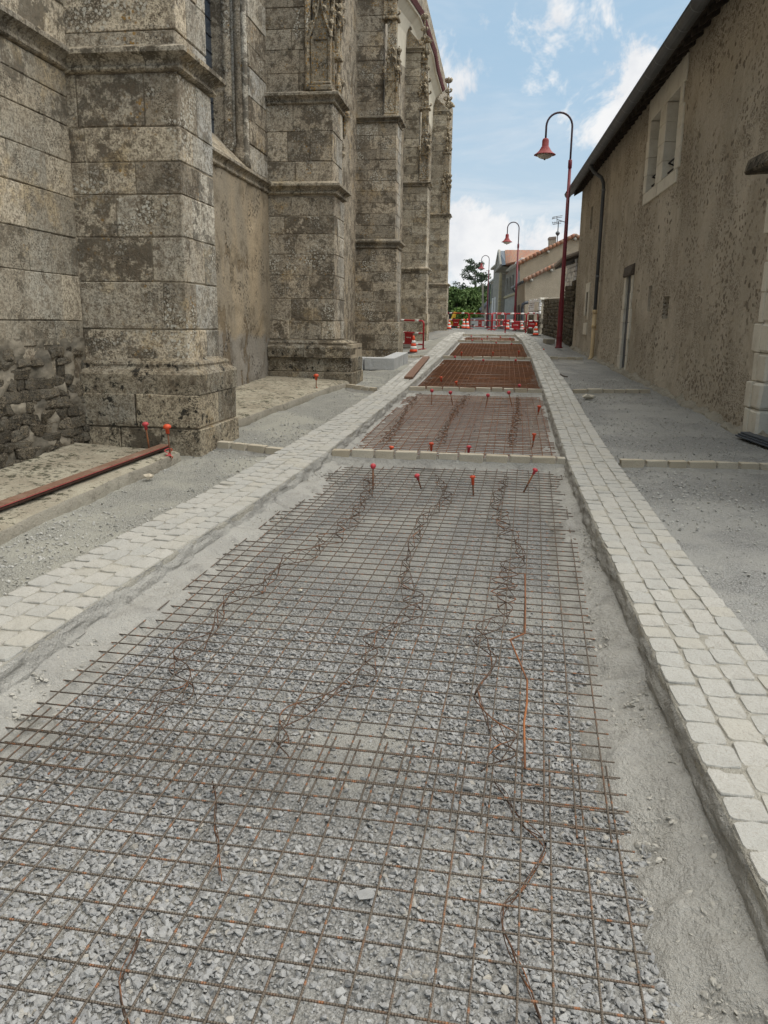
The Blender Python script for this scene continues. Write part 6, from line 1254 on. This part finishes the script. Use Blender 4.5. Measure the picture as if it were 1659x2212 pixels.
# gabled house: lower wing in front, taller body behind
gh = thing('gabled_house', atY(1180, 710, 54), 'tan rendered house with terracotta verges beyond the garden wall', 'house')
def prism(pts, Y, depth, mt, nm, parent, shift=0.10):
    f = [atY(x, y, Y) for x, y in pts]; b_ = [q+np.array([depth*shift, depth, 0]) for q in f]; n = len(f); return MB().add(f+b_, [tuple(range(n))]+[(i, i+n, (i+1) % n+n, (i+1) % n) for i in range(n)]+[tuple(range(n, 2*n))[::-1]]).build(nm, mt, parent)
low_ = prism([(1134.5, 716), (1133.5, 607), (1215, 567), (1330, 510), (1330, 716)], 52, 5.2, M_TANR, 'lower_wing', gh, 0.06)
upw = prism([(1127, 716), (1122, 570), (1241, 511), (1262, 522), (1330, 556), (1330, 716)], 57.5, 10, M_TANR, 'main_body', gh, 0.17)
def verge(pts, Y, parent, mt, n, rad, depth):
    d = np.array([atY(x, y, Y) for x, y in pts]); l = np.concatenate([[0], np.cumsum(np.linalg.norm(np.diff(d, axis=0), axis=1))]); f = lambda s: np.array([np.interp(s, l, d[:, k]) for k in range(3)])
    for i in range(n):
        s0, s1 = l[-1]*i/n, l[-1]*(i+1.12)/n; a, b_ = f(s0), f(min(s1, l[-1])); dv = np.array([0, -0.12, 0.06]); MB().tube([a+dv, b_+dv+[0, 0, 0.02]], [rad, rad*0.86], 7).build('verge_tile', mt, parent, True)
    q = MB()
    for i in range(len(d)-1): q.quad(d[i]+[0, -0.16, 0.03], d[i+1]+[0, -0.16, 0.03], d[i+1]+[depth*0.17, depth, 0.03], d[i]+[depth*0.17, depth, 0.03])
    q.build('roof_slope', mt, parent)
verge([(1131, 608.5), (1330, 510)], 52, low_, M_TILE, 24, 0.13, 5.2); verge([(1118, 572), (1241, 510.5)], 57.5, upw, M_TILE, 15, 0.14, 10); verge([(1241, 510.5), (1330, 556)], 57.5, upw, M_TILE, 10, 0.14, 10)
for x, y, Y, par in ((1190, 585, 52, low_), (1147, 606, 52, low_), (1240.5, 517, 57.5, upw), (1183, 545, 57.5, upw)): q = atY(x, y, Y); MB().tube([q+[0, 0.1, 0], q+[0, -0.28, 0]], 0.10, 10).build('purlin_end', M_PALER, par, True)
q0, q1 = atY(1131, 609, 52), atY(1106, 622, 58.5); MB().tube([q0+[-0.08, -0.1, 0], q1], 0.09, 8).build('eaves_gutter', M_ZINC, low_, True); MB().tube([q1+[0, -0.3, -0.05], q1+[0.35, -0.3, -0.5], q1+[0.35, -0.3, -5]], 0.07, 8).build('downpipe', M_DOOR, low_, True)
dq = [atY(1119, 660, 56), atY(1123.5, 658, 55), atY(1123.5, 712, 55), atY(1119, 712, 56)]; MB().add([k+np.array([-0.05, -0.02, 0]) for k in dq], [(0, 1, 2, 3)]).build('side_door', M_LINTEL, low_)
ch_ = prism([(1186.5, 540), (1186.5, 515), (1201.5, 514), (1201.5, 532)], 60, 0.8, M_LEDGE, 'chimney', upw); prism([(1185.5, 516.5), (1186, 512), (1202, 510.5), (1202, 515)], 59.95, 0.9, M_TILEG, 'chimney_cap', ch_)
# aerial on the roof
an_ = thing('roof_aerial', atY(1204, 522, 58.5), 'grey television aerial on the gabled house roof beside the chimney', 'aerial'); Ya = 58.5
MB().tube([atY(1203.5, 524, Ya), atY(1206.5, 478, Ya)], 0.035, 6).build('mast', M_ZINC, an_); MB().tube([atY(1203, 474, Ya), atY(1223, 480.5, Ya)], 0.03, 6).build('boom', M_ZINC, an_)
for (x0, y0, x1, y1) in ((1194, 469, 1215, 465.5), (1193, 472, 1214, 469), (1194, 485, 1212, 482), (1195, 481, 1213, 478.5), (1194, 469, 1193, 474), (1193, 479, 1195, 485), (1203, 467.5, 1203, 484), (1197, 469, 1196.5, 473), (1199, 479, 1198.5, 484)): MB().tube([atY(x0, y0, Ya), atY(x1, y1, Ya)], 0.022, 5).build('element', M_SEAM, an_)
MB().lathe([(0.02, -0.2), (0.14, -0.05), (0.16, 0.03), (0.05, 0.15)], atY(1204.7, 504, Ya), 8).build('clamp', M_ZINC, an_)
# old hall with pediment
hall = thing('pediment_hall', atY(1090, 706, 72), 'grey hall with arched windows, pediment and red tiled roof in the distance', 'hall')
N_ = atY(1128, 705, 60); K_ = atY(1057, 705, 92); fd_ = unit([K_[0]-N_[0], K_[1]-N_[1], 0]); fn_ = np.array([-fd_[1], fd_[0], 0])
def fac(x, y, d=0.0): return onplane(x, y, N_+fn_*d, fn_)
cz_ = 6.15; zlow = 0.9; Lh = float(np.linalg.norm((K_-N_)[:2]))
def HP_(s, d, z): return np.array([N_[0], N_[1], 0])+fd_*s+fn_*d+np.array([0, 0, z])
hb = MB().box(HP_, (0, Lh, -8, 0, zlow, cz_)).build('wall', M_PALER, hall)
MB().box(HP_, (-0.2, Lh+0.2, -1, 0.35, cz_, cz_+0.16), 0.03).build('cornice', M_WHITEW, hb); MB().box(HP_, (0.2, Lh, -1, 0.12, 3.95, 4.15), 0.02).build('string_course', M_YST, hb)
def sfac(x): p = fac(x, 640); return float((p-N_)@fd_)
for x in (1107, 1100.5, 1094.5, 1073.5, 1069, 1064.5):
    s = sfac(x); wv = 0.55 if x > 1080 else 0.75; mbw = MB(); pts = [HP_(s-wv, 0.02, 4.25), HP_(s+wv, 0.02, 4.25), HP_(s+wv, 0.02, 5.15)]+[HP_(s+wv*math.cos(t), 0.02, 5.15+wv*0.75*math.sin(t)) for t in np.linspace(0.3, math.pi-0.3, 6)]+[HP_(s-wv, 0.02, 5.15)]
    wnd = mbw.add(pts, [tuple(range(len(pts)))]).build('arched_window', M_GLASS, hb); MB().tube([p+fn_*0.03 for p in pts[1:]+[pts[0]]], 0.09, 6).build('surround', M_PALER, wnd)
sb0, sb1 = sfac(1090.5), sfac(1075); zp = atY(1080, 577, (N_+fd_*(sb0+sb1)/2)[1])[2]; za = zp+1.9
bay = MB().box(HP_, (sb0, sb1, -2, 0.5, zlow, zp), 0.0).build('projecting_bay', M_GREYR, hall); MB().box(HP_, (sb0-0.25, sb1+0.25, -2, 0.8, zp, zp+0.2), 0.03).build('bay_cornice', M_LEDGE, bay)
qA, qB, qC, qD = atY(1077.7, 543, 70), atY(1165, 543.5, 66), atY(1127, 566, 62.5), atY(1081.4, 575, 67.5); qL = atY(1069, 588.7, 73)
MB().add([qA, qD, qL, qA+[3, 2, 0], qD+[3, 2, 0], qL+[3, 2, 0]], [(0, 1, 2), (3, 5, 4), (0, 2, 5, 3), (1, 4, 5, 2)]).build('pediment', M_GREYR, bay)
for a, b_ in ((qA, qL), (qA, qD), (qL, qD)): MB().tube([a+[0, -0.1, 0.05], b_+[0, -0.1, 0.05]], 0.12, 6).build('raking_moulding', M_PALER, bay)
lerp = lambda a, b_, t: a+(b_-a)*t
MB().quad(qA+[0, 0, 0.05], lerp(qA, qB, 0.16)+[0, 0, 0.05], lerp(qD, qC, 0.30)+[0, 0, 0.05], qD+[0, 0, 0.05]).build('zinc_flashing', M_SEAM, bay)
zq = zlow+0.2; k = 0
while zq < zp-0.3: MB().box(HP_, (sb0-0.02, sb0+0.55+0.2*(k % 2), 0.3, 0.54, zq, zq+0.33), 0.02).build('quoin', M_YST, bay); zq += 0.36; k += 1
for s_, w_, m_ in ((sb0+3.5, 0.6, M_WHITEW), (sb1-1.5, 0.6, M_WHITEW)): MB().tube([HP_(s_, 0.55, zlow), HP_(s_, 0.55, 4.2)], 0.12, 6).build('drainpipe', m_, bay)
MB().tube([HP_(Lh-1, 0.25, zlow), HP_(Lh-1, 0.25, cz_)], 0.13, 6).build('downpipe', M_SEAM, hb)
e0, e1, r0, r1 = lerp(qD, qC, 0.30), qC, lerp(qA, qB, 0.16), qB
rfh = MB().quad(e0, e1, r1, r0).build('roof', M_TILE, hall); MB().quad(qA, qB, qB+[2, 6, -2.5], qA+[2, 6, -2.5]).build('far_slope', M_TILE, hall)
for i in range(22):
    t = (i+0.5)/22; a, b_ = lerp(e0, e1, t), lerp(r0, r1, t); MB().tube([a+[0, 0, 0.04], (a+b_)/2+[0, 0, 0.04], b_+[0, 0, 0.04]], 0.10, 6).build('tile_row', M_TILE, rfh)
# low shed at the end of the street
sh = thing('low_shed', atY(1048, 706, 95), 'low grey shed with dark sloping roof past the farthest lamp', 'shed')
prism([(1040, 712), (1040, 668), (1058, 650), (1060, 712)], 95, 5, M_PALER, 'wall', sh); MB().tube([atY(1037, 671, 94.8), atY(1058, 650, 94.8)], 0.25, 6).build('roof_edge', M_ZINC, sh)
tag(prism([(1040.5, 700), (1041, 612), (1045, 612), (1045.5, 700)], 88, 0.5, M_LEDGE, 'brick_stack', None), 'slim tall brick stack among the trees left of the shed', 'chimney')
# works cabinet and small excavator
cab_ = thing('works_cabinet', atY(1034, 708, 52), 'grey metal works cabinet behind the second far barrier', 'cabinet')
prism([(1018, 709), (1018, 690), (1046, 689), (1046, 709)], 52, 0.8, mat('cabinet_grey', paint((0.32, 0.33, 0.33), (0.27, 0.28, 0.28)), 0.6), 'body', cab_, 0)
for i in range(4): prism([(1020+1.2*i, 706), (1020+1.2*i, 700), (1020.7+1.2*i, 700), (1020.7+1.2*i, 706)], 51.97, 0.03, M_IRON, 'louvre', cab_, 0)
prism([(1017, 690.5), (1017, 687), (1047, 686), (1047, 689.5)], 51.95, 0.9, M_SEAM, 'lid', cab_, 0)
M_YEL = mat('excavator_yellow', paint((0.62, 0.36, 0.03), (0.5, 0.29, 0.04)), 0.5)
ex = thing('mini_excavator', atY(975, 706, 62), 'small yellow excavator behind the leftmost far barrier', 'excavator')
prism([(962, 704), (962, 692), (974, 689), (980, 694), (981, 704)], 62, 1.6, M_YEL, 'body', ex, 0); prism([(962, 690), (962, 672), (974, 672), (975, 689)], 62.1, 1.3, M_IRON, 'cab', ex, 0); prism([(960, 709), (960, 703), (984, 703), (984, 709)], 61.8, 0.5, M_RUBBER, 'track', ex, 0)
MB().tube([atY(976, 692, 61.9), atY(983, 676, 61.9), atY(984, 674, 61.9)], 0.13, 6).build('boom', M_YEL, ex); MB().tube([atY(984, 673.5, 61.9), atY(980, 690, 61.9)], 0.1, 6).build('stick', M_YEL, ex); prism([(977, 694), (978, 687), (983, 687), (982, 694)], 61.7, 0.4, M_IRON, 'bucket', ex, 0)

# ------------------------------------------------------------------ trees
def leafmat(name, a, b): return mat(name, lambda nt: (nt.mix(nt.node('ShaderNodeNewGeometry').outputs['Random Per Island'], a, b), None), 0.7, 0, 0.2)
M_LEAF = leafmat('leaf_dark', (0.06, 0.10, 0.028), (0.115, 0.165, 0.05)); M_LEAFB = leafmat('leaf_bright', (0.11, 0.19, 0.035), (0.17, 0.25, 0.06)); M_LEAFC = leafmat('leaf_conifer', (0.055, 0.08, 0.045), (0.10, 0.125, 0.075)); M_BARK = mat('bark', wood((0.09, 0.075, 0.06), (0.06, 0.05, 0.04), (0.12, 0.10, 0.08)), 0.95)
def leaves(name, P, S, mt, parent, seed):
    r = np.random.default_rng(seed); n = len(P); R = rotmats(n, r, 0.9); q = np.array([(-0.5, -0.28, 0), (0.5, -0.28, 0.06), (0.6, 0.28, 0), (-0.4, 0.3, 0.06)])
    v = np.einsum('nij,kj->nki', R, q)*S[:, None, None]+P[:, None, :]; return put(name, big_mesh(name, v.reshape(-1, 3), np.arange(4*n).reshape(-1, 4), mt), parent)
def tree(base, h, rad, label, seed, mt, n=6000, size=0.30, cat='tree', low=0.15):
    r = np.random.default_rng(seed); B = np.array(base, float); root = thing('leafy_tree' if cat == 'tree' else 'leafy_bush', B, label, cat, 'trees at the end of the street')
    MB().tube([B-[0, 0, 0.3], B+[0.1, 0, h*0.35], B+[0.0, 0.1, h*0.75]], [0.16*h/7, 0.11*h/7, 0.03], 7).build('trunk', M_BARK, root, True); lim = MB(); P = []
    k = 16
    for i in range(k):
        a = r.uniform(0, 6.28); t = r.uniform(low, 1.0); rr = rad*(0.35+0.65*math.sin(math.pi*min(1, 0.15+t*0.82)))*r.uniform(0.55, 1.0); c = B+np.array([math.cos(a)*rr*0.72, math.sin(a)*rr*0.72, h*(0.12+0.80*t)]); lim.tube([B+[0, 0, h*(0.1+0.5*t)], (B+[0, 0, h*(0.15+0.55*t)]+c)/2, c], [0.05, 0.03, 0.012], 4)
        m = n//k; d = r.normal(0, 1, (m, 3)); d /= np.linalg.norm(d, axis=1)[:, None]; d *= (r.random((m, 1))**0.45)*rad*r.uniform(0.30, 0.5); d[:, 2] *= 0.75; P.append(c+d)
    lim.build('limbs', M_BARK, root, True); P = np.concatenate(P); leaves('crown', P, size*r.uniform(0.6, 1.3, len(P)), mt, root, seed+1)
def conifer(base, h, rad, label, seed):
    r = np.random.default_rng(seed); B = np.array(base, float); root = thing('conifer', B, label, 'tree', 'trees at the end of the street'); MB().tube([B-[0, 0, 0.3], B+[0.15, 0, h*0.5], B+[-0.1, 0, h]], [0.22, 0.14, 0.02], 7).build('trunk', M_BARK, root, True); br = MB(); P = []
    for i in range(54):
        t = r.uniform(0.15, 1.0); a = r.uniform(0, 6.28); L = rad*(1.08-t)**0.7*r.uniform(0.6, 1.25)+0.3; s = B+np.array([0, 0, h*t]); e = s+np.array([math.cos(a)*L, math.sin(a)*L, 0.15*L+r.normal(0, 0.15)]); br.tube([s, (s+e)/2-[0, 0, 0.06*L], e], [0.045, 0.03, 0.01], 4)
        m = int(26+30*L); q = 0.25+0.75*r.random(m)**0.6; c = s+(e-s)*q[:, None]; c = c+r.normal(0, 0.17+0.05*L, (m, 3))*np.array([1, 1, 0.55]); P.append(c)
    br.build('branches', M_BARK, root, True); P = np.concatenate(P); leaves('needles', P, 0.22*r.uniform(0.5, 1.3, len(P)), M_LEAFC, root, seed+1)
def tp(x, Y): return np.array([atY(x, 706, Y)[0], Y, 1.1])
conifer(tp(1022, 108), atY(1022, 566, 108)[2]-1.1, 3.3, 'sparse dark conifer rising above the other trees', 3)
tree(tp(1066, 125), atY(1066, 602, 125)[2]-1.1, 2.3, 'leafy tree partly hidden behind the hall gable', 9, M_LEAFC, 4500)
tree(tp(958, 105), atY(960, 622, 105)[2]-1.1, 2.6, 'dark green tree leftmost, against the church corner', 11, M_LEAF, 7000); tree(tp(984, 100), atY(984, 626, 100)[2]-1.1, 2.3, 'dark green tree with rounded crown, second from the church', 12, M_LEAF, 7000)
tree(tp(1008, 104), atY(1008, 630, 104)[2]-1.1, 2.5, 'dark green tree right below the conifer', 13, M_LEAF, 7000); tree(tp(1032, 106), atY(1032, 622, 106)[2]-1.1, 2.4, 'dark green tree between the conifer and the brick stack', 14, M_LEAF, 7000); tree(tp(1048, 112), atY(1050, 620, 112)[2]-1.1, 2.2, 'dark green tree behind the low shed', 15, M_LEAF, 5000)
for i, x in enumerate((940, 1000, 1040, 1080)): tree(tp(x, 135), 4.6, 4.2, ('tree filling the gap behind the leftmost dark green tree', 'tree filling the gap behind the bright bush', 'tree filling the gap behind the brick stack', 'tree hidden behind the pediment hall')[i], 30+i, M_LEAF, 6000, 0.4)
tree(tp(1003, 84), atY(1003, 666, 84)[2]-1.1, 1.5, 'bright yellow green bush above the far barriers', 17, M_LEAFB, 5000, 0.2, 'bush', 0.0); tree(tp(985, 88), 1.7, 1.3, 'darker bush left of the bright bush', 18, M_LEAF, 3000, 0.2, 'bush', 0.0); tree(tp(1022, 88), 1.6, 1.3, 'darker bush right of the bright bush', 19, M_LEAF, 3000, 0.2, 'bush', 0.0)
